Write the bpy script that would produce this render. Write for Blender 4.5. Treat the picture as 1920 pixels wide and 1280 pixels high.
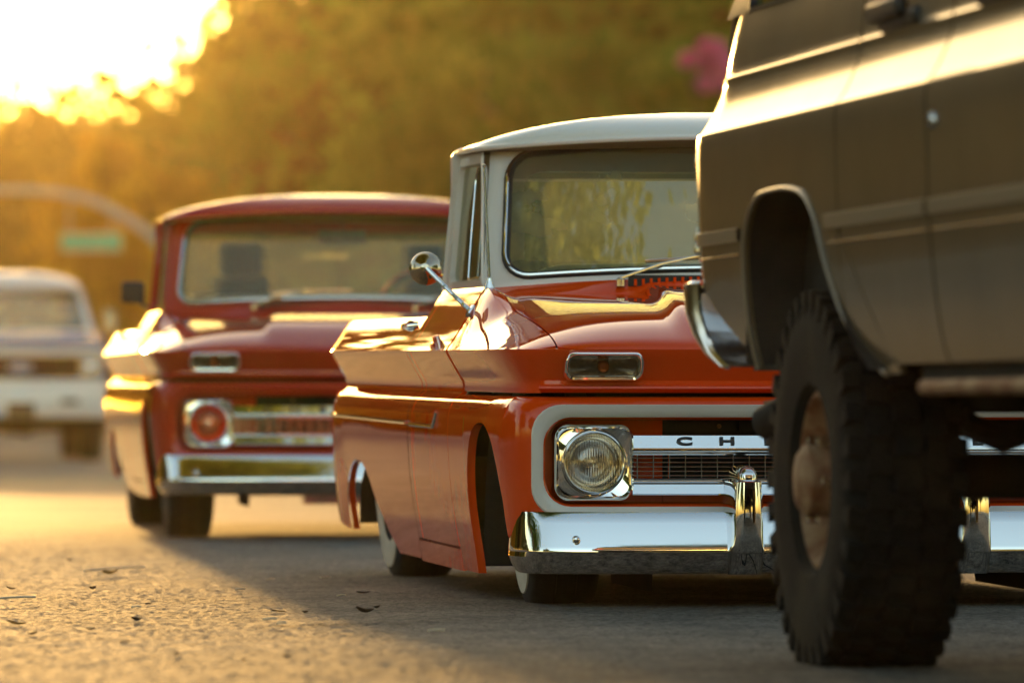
import bpy, bmesh, math, random
import numpy as np
from mathutils import Vector, Matrix
R = math.radians
for o in list(bpy.data.objects): bpy.data.objects.remove(o)
sc = bpy.context.scene
C = sc.collection
random.seed(7); RNG = np.random.default_rng(7)

# ------------------------------------------------------------------ camera
cam_d = bpy.data.cameras.new('camera'); cam = bpy.data.objects.new('camera', cam_d); C.objects.link(cam)
cam.location = (0, 0, .564); cam.rotation_euler = (R(90), 0, 0)
cam_d.sensor_width = 36; cam_d.lens = 200.0; cam_d.shift_y = 130 / 1920
cam_d.clip_start = .1; cam_d.clip_end = 6000
cam_d.dof.use_dof = True; cam_d.dof.focus_distance = 16.05; cam_d.dof.aperture_fstop = 3.5
sc.camera = cam
# ------------------------------------------------------------------ sky and sun
SUN_AZ, SUN_EL = -6.3, 4.4          # degrees, azimuth from +Y towards +X
w = bpy.data.worlds.new('World'); sc.world = w; w.use_nodes = True
wn = w.node_tree; bg = wn.nodes['Background']
sky = wn.nodes.new('ShaderNodeTexSky'); sky.sky_type = 'NISHITA'; sky.sun_disc = False
sky.sun_elevation = R(SUN_EL); sky.sun_rotation = R(SUN_AZ)
sky.altitude = 50; sky.air_density = 1.0; sky.dust_density = 1.2; sky.ozone_density = 1.0
bg.inputs['Strength'].default_value = .15
wn.links.new(sky.outputs[0], bg.inputs['Color'])
sun_d = bpy.data.lights.new('sun', 'SUN'); sun = bpy.data.objects.new('sun', sun_d); C.objects.link(sun)
sun_d.energy = 2.0; sun_d.angle = R(1.0); sun_d.color = (1.0, .58, .20)
sdir = Vector((math.sin(R(SUN_AZ)) * math.cos(R(SUN_EL)), math.cos(R(SUN_AZ)) * math.cos(R(SUN_EL)), math.sin(R(SUN_EL))))
sun.rotation_euler = sdir.to_track_quat('Z', 'Y').to_euler()
# ------------------------------------------------------------------ picture settings
sc.view_settings.view_transform = 'Standard'; sc.view_settings.look = 'None'
sc.view_settings.gamma = 1; sc.view_settings.use_curve_mapping = False
sc.view_settings.exposure = 2.03
if hasattr(sc.view_settings, 'use_white_balance'):      # daylight set a little warm, as the photograph is
    sc.view_settings.use_white_balance = True; sc.view_settings.white_balance_temperature = 7600; sc.view_settings.white_balance_tint = 8
sc.render.engine = 'CYCLES'
cy = sc.cycles
cy.use_denoising = True
cy.max_bounces = 8; cy.diffuse_bounces = 3; cy.glossy_bounces = 5; cy.transmission_bounces = 6; cy.transparent_max_bounces = 12
cy.volume_bounces = 1; cy.caustics_reflective = False; cy.caustics_refractive = False
cy.sample_clamp_indirect = 8

# ================================================================== materials
def lin(c): return tuple(c) + (1.0,)
def M(name, col, rough=.5, metal=0., coat=0., coat_rough=.03, spec=.5, var=0., vscale=8., bump=0., bscale=60., rvar=0., col2=None, thresh=None):
    m = bpy.data.materials.new(name); m.use_nodes = True
    nt = m.node_tree; b = nt.nodes['Principled BSDF']
    b.inputs['Base Color'].default_value = lin(col); b.inputs['Roughness'].default_value = rough
    b.inputs['Metallic'].default_value = metal; b.inputs['Coat Weight'].default_value = coat
    b.inputs['Coat Roughness'].default_value = coat_rough; b.inputs['Specular IOR Level'].default_value = spec
    tc = nt.nodes.new('ShaderNodeTexCoord')
    if var or col2:
        n = nt.nodes.new('ShaderNodeTexNoise'); n.inputs['Scale'].default_value = vscale; n.inputs['Detail'].default_value = 6
        nt.links.new(tc.outputs['Object'], n.inputs['Vector'])
        r = nt.nodes.new('ShaderNodeValToRGB')
        c2 = col2 or tuple(min(1, c * (1 + var)) for c in col); c1 = col if col2 else tuple(c * (1 - var) for c in col)
        a, z = thresh or (.35, .65)
        r.color_ramp.elements[0].position = a; r.color_ramp.elements[1].position = z
        r.color_ramp.elements[0].color = lin(c1); r.color_ramp.elements[1].color = lin(c2)
        nt.links.new(n.outputs['Fac'], r.inputs['Fac']); nt.links.new(r.outputs[0], b.inputs['Base Color'])
    if rvar:
        n = nt.nodes.new('ShaderNodeTexNoise'); n.inputs['Scale'].default_value = vscale * .6; n.inputs['Detail'].default_value = 8
        nt.links.new(tc.outputs['Object'], n.inputs['Vector'])
        mr = nt.nodes.new('ShaderNodeMapRange'); mr.inputs[1].default_value = .35; mr.inputs[2].default_value = .7
        mr.inputs[3].default_value = max(0, rough - rvar); mr.inputs[4].default_value = rough + rvar
        nt.links.new(n.outputs['Fac'], mr.inputs[0]); nt.links.new(mr.outputs[0], b.inputs['Roughness'])
    if bump:
        n = nt.nodes.new('ShaderNodeTexNoise'); n.inputs['Scale'].default_value = bscale; n.inputs['Detail'].default_value = 4
        nt.links.new(tc.outputs['Object'], n.inputs['Vector'])
        bp = nt.nodes.new('ShaderNodeBump'); bp.inputs['Strength'].default_value = bump; bp.inputs['Distance'].default_value = .01
        nt.links.new(n.outputs['Fac'], bp.inputs['Height']); nt.links.new(bp.outputs[0], b.inputs['Normal'])
    return m
def glass_mat(name, tint, refl=1.0, rough=.0, dust_sheen=.0, ior=1.62):
    m = bpy.data.materials.new(name); m.use_nodes = True; nt = m.node_tree
    nt.nodes.remove(nt.nodes['Principled BSDF']); out = nt.nodes['Material Output']
    tr = nt.nodes.new('ShaderNodeBsdfTransparent'); tr.inputs[0].default_value = lin(tint)
    gl = nt.nodes.new('ShaderNodeBsdfGlossy'); gl.inputs['Roughness'].default_value = rough; gl.inputs[0].default_value = (refl*.9, refl, refl*.86, 1)
    fr = nt.nodes.new('ShaderNodeFresnel'); fr.inputs[0].default_value = ior
    mx = nt.nodes.new('ShaderNodeMixShader')
    nt.links.new(fr.outputs[0], mx.inputs[0]); nt.links.new(tr.outputs[0], mx.inputs[1]); nt.links.new(gl.outputs[0], mx.inputs[2])
    last = mx
    if dust_sheen:
        df = nt.nodes.new('ShaderNodeBsdfDiffuse'); df.inputs[0].default_value = (.44, .56, .43, 1)  # dust film tinted green to paint in the windshields' pale reflections
        n = nt.nodes.new('ShaderNodeTexNoise'); n.inputs['Scale'].default_value = 5; n.inputs['Detail'].default_value = 7
        tc = nt.nodes.new('ShaderNodeTexCoord'); nt.links.new(tc.outputs['Object'], n.inputs['Vector'])
        mr = nt.nodes.new('ShaderNodeMapRange'); mr.inputs[3].default_value = dust_sheen * .3; mr.inputs[4].default_value = dust_sheen * 1.6
        nt.links.new(n.outputs['Fac'], mr.inputs[0])
        m2 = nt.nodes.new('ShaderNodeMixShader'); nt.links.new(mr.outputs[0], m2.inputs[0])
        tl = nt.nodes.new('ShaderNodeBsdfTranslucent'); tl.inputs[0].default_value = (.52, .62, .48, 1); ad = nt.nodes.new('ShaderNodeMixShader')
        nt.links.new(df.outputs[0], ad.inputs[1]); nt.links.new(tl.outputs[0], ad.inputs[2])
        nt.links.new(mx.outputs[0], m2.inputs[1]); nt.links.new(ad.outputs[0], m2.inputs[2]); last = m2
    nt.links.new(last.outputs[0], out.inputs['Surface'])
    return m
def leaf_mat(name, c1, c2, trans=.5, gloss=.0):
    m = bpy.data.materials.new(name); m.use_nodes = True; nt = m.node_tree
    nt.nodes.remove(nt.nodes['Principled BSDF']); out = nt.nodes['Material Output']
    tc = nt.nodes.new('ShaderNodeTexCoord'); n = nt.nodes.new('ShaderNodeTexNoise'); n.inputs['Scale'].default_value = .55; n.inputs['Detail'].default_value = 5
    nt.links.new(tc.outputs['Object'], n.inputs['Vector'])
    r = nt.nodes.new('ShaderNodeValToRGB'); r.color_ramp.elements[0].position = .38; r.color_ramp.elements[1].position = .62
    r.color_ramp.elements[0].color = lin(c1); r.color_ramp.elements[1].color = lin(c2)
    nt.links.new(n.outputs['Fac'], r.inputs['Fac'])
    d = nt.nodes.new('ShaderNodeBsdfDiffuse'); t = nt.nodes.new('ShaderNodeBsdfTranslucent'); mx = nt.nodes.new('ShaderNodeMixShader')
    mx.inputs[0].default_value = trans
    nt.links.new(r.outputs[0], d.inputs[0]); nt.links.new(r.outputs[0], t.inputs[0])
    nt.links.new(d.outputs[0], mx.inputs[1]); nt.links.new(t.outputs[0], mx.inputs[2]); nt.links.new(mx.outputs[0], out.inputs['Surface'])
    return m

MAT = dict(
    red=M('orange_red_paint', (.82, .068, .005), .4, 0, 1, .012, spec=.0, var=.03, vscale=2),
    red_dull=M('deep_red_paint', (.46, .026, .008), .4, 0, .9, .04, spec=.0, var=.06, vscale=3),
    white=M('white_paint', (.80, .78, .74), .3, 0, 1, .03),
    trimwhite=M('warm_white_trim_paint', (.74, .72, .68), .3, 0, .6, .05),
    chrome=M('chrome', (.86, .86, .86), .035, 1, rvar=.02, vscale=30),
    chrome_dull=M('worn_chrome', (.72, .70, .67), .16, 1, rvar=.06, vscale=20),
    black=M('black_trim', (.012, .011, .010), .45),
    rubber=M('tyre_rubber', (.018, .016, .014), .75, var=.3, vscale=20, bump=.15, bscale=120),
    muddy=M('dusty_mud_tyre_rubber', (.012, .010, .008), .9, spec=.25, col2=(.035, .026, .016), vscale=5, thresh=(.45, .75), bump=.3, bscale=90),
    whitewall=M('whitewall', (.62, .58, .52), .55, var=.08, vscale=12),
    under=M('underbody', (.018, .014, .011), .8, var=.4, vscale=9),
    dark=M('dark_interior', (.02, .017, .014), .8),
    vinyl=M('tan_vinyl', (.16, .10, .06), .5, bump=.1, bscale=200),
    amber=M('amber_bulb', (.5, .12, .03), .4),
    glass=glass_mat('windshield_glass', (.55, .64, .50), 1.0, 0, .30, ior=3.9),
    glass2=glass_mat('windshield_glass_clear', (.75, .74, .70), 1.0, 0, .22, ior=2.0),
    sideglass=glass_mat('side_glass', (.60, .62, .50), 1.0, 0, .05),
    letter=M('black_letter_paint', (.012, .012, .013), .4),
    rust=M('rusty_steel', (.20, .075, .03), .7, col2=(.40, .26, .15), vscale=14, thresh=(.4, .7), bump=.3, bscale=80),
    tan=M('satin_tan_metallic_paint', (.12, .088, .052), .5, .0, .7, .10, spec=.12, var=.06, vscale=4, rvar=.05),
    tanlight=M('pale_side_moulding', (.24, .19, .13), .4, .1, .3, .2),
    blue=M('sky_blue_paint', (.04, .17, .42), .4, 0, .15, .2, spec=.3),
    galv=M('galvanised_steel', (.42, .40, .37), .5, .5),
    signgreen=M('pale_green_sign', (.10, .55, .26), .4),
    signwhite=M('sign_white', (.75, .75, .72), .5),
    bark=M('bark', (.10, .07, .045), .9, var=.4, vscale=6, bump=.5, bscale=20),
    lens=None)

def lens_mat(name, col, bands, refl=1.0, alpha=.35):
    m = bpy.data.materials.new(name); m.use_nodes = True; nt = m.node_tree
    nt.nodes.remove(nt.nodes['Principled BSDF']); out = nt.nodes['Material Output']
    g = nt.nodes.new('ShaderNodeBsdfGlass'); g.inputs['IOR'].default_value = 1.45; g.inputs['Roughness'].default_value = .02
    g.inputs[0].default_value = lin(col)
    tc = nt.nodes.new('ShaderNodeTexCoord'); wv = nt.nodes.new('ShaderNodeTexWave'); wv.wave_type = 'BANDS'; wv.bands_direction = 'X'
    wv.inputs['Scale'].default_value = bands; wv.inputs['Distortion'].default_value = 0
    nt.links.new(tc.outputs['Object'], wv.inputs['Vector'])
    bp = nt.nodes.new('ShaderNodeBump'); bp.inputs['Strength'].default_value = .5; bp.inputs['Distance'].default_value = .003
    nt.links.new(wv.outputs['Fac'], bp.inputs['Height']); nt.links.new(bp.outputs[0], g.inputs['Normal'])
    tr = nt.nodes.new('ShaderNodeBsdfTransparent'); tr.inputs[0].default_value = lin(col)
    mx = nt.nodes.new('ShaderNodeMixShader'); mx.inputs[0].default_value = 1 - alpha
    nt.links.new(g.outputs[0], mx.inputs[1]); nt.links.new(tr.outputs[0], mx.inputs[2]); mx.inputs[0].default_value = alpha
    nt.links.new(mx.outputs[0], out.inputs['Surface'])
    return m
MAT['lens'] = lens_mat('fluted_lamp_glass', (.95, .93, .88), 44)
MAT['chrome_dim'] = M('chrome_dark_reflection', (.50, .44, .36), .07, 1)  # chrome darkened and warmed to paint in a dim golden reflection
MAT['redglint'] = M('chrome_red_reflection', (.95, .20, .10), .12, 1, col2=(.95, .42, .28), vscale=18)  # chrome coloured red in place of brake lights mirrored in the headlight
MAT['siglens'] = lens_mat('smoked_signal_lens', (.50, .44, .36), 18, alpha=.5)

# ================================================================== geometry helpers
def pchip(tab):
    x = np.array([t[0] for t in tab], float); y = np.array([t[1] for t in tab], float)
    h = np.diff(x); d = np.diff(y) / h; m = np.zeros_like(y)
    m[0], m[-1] = d[0], d[-1]
    for i in range(1, len(x) - 1):
        if d[i - 1] * d[i] > 0:
            w1, w2 = 2 * h[i] + h[i - 1], h[i] + 2 * h[i - 1]
            m[i] = (w1 + w2) / (w1 / d[i - 1] + w2 / d[i])
    def f(q):
        q = min(max(q, x[0]), x[-1]); i = min(max(int(np.searchsorted(x, q) - 1), 0), len(h) - 1)
        t = (q - x[i]) / h[i]; t2, t3 = t * t, t ** 3
        return float((2*t3-3*t2+1)*y[i] + (t3-2*t2+t)*h[i]*m[i] + (-2*t3+3*t2)*y[i+1] + (t3-t2)*h[i]*m[i+1])
    return f
def catmull(pts, n, closed=False):
    P = [Vector(p) for p in pts]; out = []; N = len(P)
    segs = N if closed else N - 1
    for s in range(segs):
        if closed: p0, p1, p2, p3 = P[s-1], P[s], P[(s+1) % N], P[(s+2) % N]
        else: p1, p2 = P[s], P[s+1]; p0 = P[s-1] if s else p1*2-p2; p3 = P[s+2] if s+2 < N else p2*2-p1
        t0 = 0; a = .5
        t1 = t0 + max((p1-p0).length, 1e-6)**a; t2 = t1 + max((p2-p1).length, 1e-6)**a; t3 = t2 + max((p3-p2).length, 1e-6)**a
        for k in range(n):
            t = t1 + (t2-t1)*k/n
            A1 = p0*((t1-t)/(t1-t0)) + p1*((t-t0)/(t1-t0)); A2 = p1*((t2-t)/(t2-t1)) + p2*((t-t1)/(t2-t1)); A3 = p2*((t3-t)/(t3-t2)) + p3*((t-t2)/(t3-t2))
            B1 = A1*((t2-t)/(t2-t0)) + A2*((t-t0)/(t2-t0)); B2 = A2*((t3-t)/(t3-t1)) + A3*((t-t1)/(t3-t1))
            out.append(B1*((t2-t)/(t2-t1)) + B2*((t-t1)/(t2-t1)))
    if not closed: out.append(P[-1].copy())
    return out
def link(o, parent=None):
    C.objects.link(o)
    if parent is not None: o.parent = parent
    return o
def mk(name, V, F, mat, parent=None, sharp=38, ref=None, thick=0, recalc=False, bevel=0, loc=None):
    me = bpy.data.meshes.new(name); me.from_pydata([tuple(v) for v in V], [], F)
    if recalc or ref is not None:
        bm = bmesh.new(); bm.from_mesh(me)
        bmesh.ops.remove_doubles(bm, verts=bm.verts, dist=1e-5)
        bmesh.ops.dissolve_degenerate(bm, dist=1e-6, edges=bm.edges)
        bmesh.ops.recalc_face_normals(bm, faces=bm.faces)
        if ref is not None:
            r = Vector(ref); s = sum(f.normal.dot(f.calc_center_median() - r) * f.calc_area() for f in bm.faces)
            if s < 0: bmesh.ops.reverse_faces(bm, faces=bm.faces)
        bm.to_mesh(me); bm.free()
    me.polygons.foreach_set('use_smooth', [True] * len(me.polygons))
    me.set_sharp_from_angle(angle=R(sharp))
    if isinstance(mat, (list, tuple)):
        for m in mat: me.materials.append(m)
    else: me.materials.append(mat)
    o = link(bpy.data.objects.new(name, me), parent)
    if loc is not None: o.location = loc
    if thick:
        s = o.modifiers.new('s', 'SOLIDIFY'); s.thickness = thick; s.offset = -1
        e = o.modifiers.new('e', 'EDGE_SPLIT'); e.split_angle = R(max(sharp, 40)); e.use_edge_sharp = True
    if bevel:
        b = o.modifiers.new('b', 'BEVEL'); b.width = bevel; b.segments = 3; b.limit_method = 'ANGLE'; b.angle_limit = R(40)
    return o
def gridf(nr, nc, closed=False, off=0):
    F = []
    for i in range(nr - 1):
        for j in range(nc if closed else nc - 1):
            k = (j + 1) % nc
            F.append((off+i*nc+j, off+i*nc+k, off+(i+1)*nc+k, off+(i+1)*nc+j))
    return F
def surf(name, rows, mat, parent=None, ref=(0, 2, .4), thick=0, closed=False, sharp=38, cap=False):
    nr, nc = len(rows), len(rows[0]); V = [p for r in rows for p in r]; F = gridf(nr, nc, closed)
    if cap: F.append(tuple(range(nc))); F.append(tuple((nr-1)*nc + j for j in range(nc)))
    return mk(name, V, F, mat, parent, sharp, ref, thick, recalc=True)
class MB:
    def __init__(s): s.V = []; s.F = []
    def add(s, V, F):
        o = len(s.V); s.V += [tuple(v) for v in V]; s.F += [tuple(i + o for i in f) for f in F]; return s
    def box(s, x0, x1, y0, y1, z0, z1):
        return s.add([(x0,y0,z0),(x1,y0,z0),(x1,y1,z0),(x0,y1,z0),(x0,y0,z1),(x1,y0,z1),(x1,y1,z1),(x0,y1,z1)],
                     [(0,3,2,1),(4,5,6,7),(0,1,5,4),(1,2,6,5),(2,3,7,6),(3,0,4,7)])
    def tube(s, path, r, n=8, cap=True, closed=False):
        P = [Vector(p) for p in path]; N = len(P); V = []; up = None
        for i in range(N):
            a = P[(i-1) % N] if (i or closed) else P[0]; b = P[(i+1) % N] if (i < N-1 or closed) else P[-1]
            t = (b - a).normalized()
            if up is None: up = Vector((0, 0, 1)) if abs(t.z) < .9 else Vector((1, 0, 0))
            u = (up - t * up.dot(t)).normalized(); up = u; v = t.cross(u)
            rr = r[i] if isinstance(r, (list, tuple)) else r
            V += [P[i] + (u*math.cos(2*math.pi*k/n) + v*math.sin(2*math.pi*k/n)) * rr for k in range(n)]
        F = gridf(N, n, True)
        if closed: F += [((N-1)*n+j, (N-1)*n+(j+1) % n, (j+1) % n, j) for j in range(n)]
        elif cap: F += [tuple(range(n))[::-1], tuple((N-1)*n+j for j in range(n))]
        return s.add(V, F)
    def lathe(s, prof, axis, center, n=32):
        # prof: (radius, along)
        c = Vector(center); V = []
        for r, a in prof:
            for k in range(n):
                th = 2*math.pi*k/n; q = (r*math.cos(th), r*math.sin(th))
                d = {'x': (a, q[0], q[1]), 'y': (q[0], a, q[1]), 'z': (q[0], q[1], a)}[axis]
                V.append(c + Vector(d))
        return s.add(V, gridf(len(prof), n, True))
    def build(s, name, mat, parent=None, sharp=38, bevel=0, loc=None, recalc=True):
        return mk(name, s.V, s.F, mat, parent, sharp, recalc=recalc, bevel=bevel, loc=loc)
def rrect(a, z0, z1, r, nc=7, ns=12):
    """closed list of (x, z), half-width a, corner radius r, ns points per horizontal side"""
    out = []
    r = min(r, a * .98, (z1 - z0) / 2 * .98)
    def arc(cx, cz, t0):
        for k in range(nc + 1):
            t = t0 + math.pi/2*k/nc; out.append((cx + r*math.cos(t), cz + r*math.sin(t)))
    nv = max(3, ns // 3)
    arc(a - r, z1 - r, 0)
    for k in range(1, ns): out.append((a - r - 2*(a-r)*k/ns, z1))
    arc(-a + r, z1 - r, math.pi/2)
    for k in range(1, nv): out.append((-a, z1 - r - (z1-z0-2*r)*k/nv))
    arc(-a + r, z0 + r, math.pi)
    for k in range(1, ns): out.append((-a + r + 2*(a-r)*k/ns, z0))
    arc(a - r, z0 + r, 1.5*math.pi)
    for k in range(1, nv): out.append((a, z0 + r + (z1-z0-2*r)*k/nv))
    return out
def thing(name, label, cat, loc=(0, 0, 0), rot=(0, 0, 0), group=None):
    o = bpy.data.objects.new(name, None); C.objects.link(o); o.empty_display_size = .2
    o.location = loc; o.rotation_euler = rot; o['label'] = label; o['category'] = cat
    if group: o['group'] = group
    return o
def tag(o, label=None, cat=None, group=None, kind=None):
    if label: o['label'] = label
    if cat: o['category'] = cat
    if group: o['group'] = group
    if kind: o['kind'] = kind
    return o

# ================================================================== GROUND
def road_material():
    m = bpy.data.materials.new('worn_asphalt'); m.use_nodes = True; nt = m.node_tree; b = nt.nodes['Principled BSDF']
    tc = nt.nodes.new('ShaderNodeTexCoord')
    def noise(sc_, det, rough=.6):
        n = nt.nodes.new('ShaderNodeTexNoise'); n.inputs['Scale'].default_value = sc_; n.inputs['Detail'].default_value = det; n.inputs['Roughness'].default_value = rough
        nt.links.new(tc.outputs['Object'], n.inputs['Vector']); return n
    big, mid, fine = noise(.35, 6), noise(3, 6), noise(42, 7, .75)
    vor = nt.nodes.new('ShaderNodeTexVoronoi'); vor.inputs['Scale'].default_value = 95; nt.links.new(tc.outputs['Object'], vor.inputs['Vector'])
    r1 = nt.nodes.new('ShaderNodeValToRGB'); r1.color_ramp.elements[0].position = .3; r1.color_ramp.elements[1].position = .7
    r1.color_ramp.elements[0].color = (.098, .091, .082, 1); r1.color_ramp.elements[1].color = (.185, .171, .153, 1)
    nt.links.new(mid.outputs['Fac'], r1.inputs['Fac'])
    r2 = nt.nodes.new('ShaderNodeValToRGB'); r2.color_ramp.elements[0].position = .3; r2.color_ramp.elements[1].position = .72
    r2.color_ramp.elements[0].color = (.10, .10, .10, 1); r2.color_ramp.elements[1].color = (2.1, 2.05, 1.95, 1)
    nt.links.new(fine.outputs['Fac'], r2.inputs['Fac'])
    mul = nt.nodes.new('ShaderNodeMix'); mul.data_type = 'RGBA'; mul.blend_type = 'MULTIPLY'; mul.inputs[0].default_value = 1
    nt.links.new(r1.outputs[0], mul.inputs[6]); nt.links.new(r2.outputs[0], mul.inputs[7])
    mul2 = nt.nodes.new('ShaderNodeMix'); mul2.data_type = 'RGBA'; mul2.blend_type = 'MULTIPLY'; mul2.inputs[0].default_value = 1
    r3 = nt.nodes.new('ShaderNodeValToRGB'); r3.color_ramp.elements[0].position = .35; r3.color_ramp.elements[1].position = .65
    r3.color_ramp.elements[0].color = (.75, .75, .75, 1); r3.color_ramp.elements[1].color = (1.2, 1.2, 1.2, 1)
    nt.links.new(big.outputs['Fac'], r3.inputs['Fac'])
    nt.links.new(mul.outputs[2], mul2.inputs[6]); nt.links.new(r3.outputs[0], mul2.inputs[7])
    nt.links.new(mul2.outputs[2], b.inputs['Base Color'])
    b.inputs['Roughness'].default_value = .8; b.inputs['Specular IOR Level'].default_value = .22
    add = nt.nodes.new('ShaderNodeMath'); add.operation = 'ADD'
    nt.links.new(fine.outputs['Fac'], add.inputs[0]); nt.links.new(vor.outputs['Distance'], add.inputs[1])
    wav = noise(7, 3); ad2 = nt.nodes.new('ShaderNodeMath'); ad2.operation = 'MULTIPLY_ADD'; ad2.inputs[1].default_value = 2.2
    nt.links.new(wav.outputs['Fac'], ad2.inputs[0]); nt.links.new(add.outputs[0], ad2.inputs[2])
    bp = nt.nodes.new('ShaderNodeBump'); bp.inputs['Strength'].default_value = .6; bp.inputs['Distance'].default_value = .010
    nt.links.new(ad2.outputs[0], bp.inputs['Height']); nt.links.new(bp.outputs[0], b.inputs['Normal'])
    return m
tag(mk('ground', [(-900, -500, -.02), (900, -500, -.02), (900, 1500, -.02), (-900, 1500, -.02)], [(0, 1, 2, 3)],
       M('dry_earth', (.12, .095, .06), .9, var=.3, vscale=.3)), kind='structure')
def road_sheet():
    xs = [-13, -6, -2, 0, 2, 6, 13]; ys = [-120, -30, 0, 8, 16, 30, 60, 100, 150, 420]
    V = [(x, y, 0) for y in ys for x in xs]
    tag(mk('road', V, gridf(len(ys), len(xs)), road_material()), kind='structure')
road_sheet()
def vnoise(nx, ny, fx, fy, rng):
    """bilinear value noise on an nx x ny grid, lattice fx x fy cells"""
    g = rng.random((fy + 2, fx + 2)); x = np.linspace(0, fx, nx, endpoint=False); y = np.linspace(0, fy, ny, endpoint=False)
    xi, yi = x.astype(int), y.astype(int); tx, ty = x - xi, y - yi; tx = tx*tx*(3 - 2*tx); ty = ty*ty*(3 - 2*ty)
    a = g[np.ix_(yi, xi)]; b = g[np.ix_(yi, xi + 1)]; c = g[np.ix_(yi + 1, xi)]; d = g[np.ix_(yi + 1, xi + 1)]
    return (a*(1 - tx) + b*tx)*(1 - ty)[:, None] + (c*(1 - tx) + d*tx)*ty[:, None]
def coarse_asphalt(x0=-3.3, x1=2.4, y0=10.2, y1=29.0, nx=500, ny=1250):
    """worn stretch of road where single stones stand out"""
    rng = np.random.default_rng(3); X, Y = np.meshgrid(np.linspace(x0, x1, nx), np.linspace(y0, y1, ny))
    z = .0026*(rng.random((ny, nx)) - .5) + .0024*(vnoise(nx, ny, 240, 620, rng) - .5) + .0014*(vnoise(nx, ny, 80, 240, rng) - .5) + .0026*(vnoise(nx, ny, 18, 55, rng) - .5) + .009*(vnoise(nx, ny, 4, 13, rng) - .5)
    e = np.minimum.reduce([X - x0, x1 - X, Y - y0, y1 - Y]); k = np.clip(e/.5, 0, 1); f = np.clip((29.0 - Y)/7.0, 0, 1)*np.clip((X + 3.3)/1.2, 0, 1); z = z*k*f + (.004 + .006*f)*k - .004*(1 - k)
    V = np.stack([X, Y, z], -1).reshape(-1, 3).astype(np.float32); i = np.arange((ny - 1)*(nx - 1)); r, c = i//(nx - 1), i % (nx - 1); a = r*nx + c
    F = np.stack([a, a + 1, a + nx + 1, a + nx], 1).astype(np.int32).reshape(-1); n = len(i)
    me = bpy.data.meshes.new('road_surface'); me.vertices.add(len(V)); me.vertices.foreach_set('co', V.reshape(-1)); me.loops.add(4*n); me.loops.foreach_set('vertex_index', F)
    me.polygons.add(n); me.polygons.foreach_set('loop_start', np.arange(0, 4*n, 4, dtype=np.int32)); me.update(); me.validate()
    me.polygons.foreach_set('use_smooth', np.ones(n, dtype=bool)); me.materials.append(bpy.data.materials['worn_asphalt'])
    tag(link(bpy.data.objects.new('road_surface', me)), kind='structure')
coarse_asphalt()
# kerbs and verge pavements along both sides
conc = M('concrete', (.36, .33, .29), .8, var=.15, vscale=2, bump=.2, bscale=60)
for s in (-1, 1):
    mb = MB(); mb.box(min(s*13, s*13.3), max(s*13, s*13.3), -120, 150, -.02, .13)
    tag(mb.build('kerb', conc, bevel=.02), kind='structure')
    mb = MB(); mb.box(min(s*13.304, s*16), max(s*13.304, s*16), -120, 150, -.02, .125)
    tag(mb.build('pavement', conc), kind='structure')

# ================================================================== CLASSIC PICKUP (front at -Y, ground z = 0)
lo = pchip([(.07, .945), (.13, .953), (.20, .9655), (.30, .981), (.40, .9905), (.46, .9935), (.51, .9945), (.54, .992), (.565, .985), (.583, .975), (.596, .963), (.604, .953), (.612, .946)])
mid = pchip([(.612, .946), (.635, .947), (.66, .960), (.70, .983), (.728, .998), (.736, 1.0)])
top = pchip([(.736, 1.0), (.75, .990), (.80, .957), (.85, .927), (.90, .897), (.925, .880)])
def P(z): return lo(z) if z < .612 else (mid(z) if z < .736 else top(z))
ftap = pchip([(.1, .955), (.15, .973), (.20, .985), (.3, .994), (.45, 1.0), (5, 1.0)])
def bow(x): return .045 * (min(abs(x), .95) / .9) ** 2
cp = [(-1, 1.6), (-1, 1.2), (-1, .9), (-1, .6), (-.9985, .42), (-.993, .30), (-.982, .20), (-.964, .135), (-.935, .092), (-.88, .063), (-.72, .049), (-.5, .034), (-.25, .0235), (0, .02)]
half = catmull([(x, y, 0) for x, y in cp], 8)
CREASE = half + [Vector((-p.x, p.y, 0)) for p in half[-2::-1]]
_ys = np.array([p.y for p in half][::-1]); _xs = np.array([-p.x for p in half][::-1])
def xe(y): return float(np.interp(y, _ys, _xs))
zc = pchip([(.02, .742), (.05, .758), (.1, .779), (.2, .812), (.35, .845), (.55, .868), (.8, .887), (1.05, .901), (1.31, .912), (2, .92)])
pw = pchip([(.02, 5), (.3, 5.5), (.6, 7), (.9, 9), (1.2, 14), (2, 14)])
def smooth(a, b, x): t = min(max((x - a) / (b - a), 0), 1); return t * t * (3 - 2 * t)
_tz = np.array([.736, .75, .80, .85, .90, .925]); _tx = np.array([top(z) for z in _tz])
def hood_z(x, y):
    b = hood_z0(x, y); k = smooth(.80, 1.19, y)*smooth(.79, .875, abs(x))
    return b + (float(np.interp(-abs(x), -_tx, _tz)) - b)*k
def hood_z0(x, y):
    e = max(xe(y), .02); r = min(abs(x) / e, 1)
    z = .736 + (zc(y) - .736) * (1 - r ** pw(y))
    edge = .49 - .10 * smooth(.1, 1.3, y)
    up = 1 - smooth(edge - .030, edge + .008, abs(x))
    return z + .022 * up * smooth(.03, .35, y) - .006 * (1 - up) * smooth(.1, .4, y) * (1 - r ** 8)
FA = [(.20, .19), (.206, .22), (.235, .30), (.28, .40), (.345, .475), (.43, .515), (.54, .525), (.65, .515), (.74, .48), (.80, .42), (.845, .33), (.868, .22), (.88, .08)]
RA = [(2.62, .08), (2.78, .13), (2.95, .20), (3.05, .25), (3.15, .315), (3.28, .358), (3.40, .37), (3.55, .355), (3.68, .31), (3.775, .25), (3.80, .19), (3.81, .125)]
def arch_fine(A, n=4): return [(p.x, p.y) for p in catmull([(y, z, 0) for y, z in A], n)]
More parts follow.
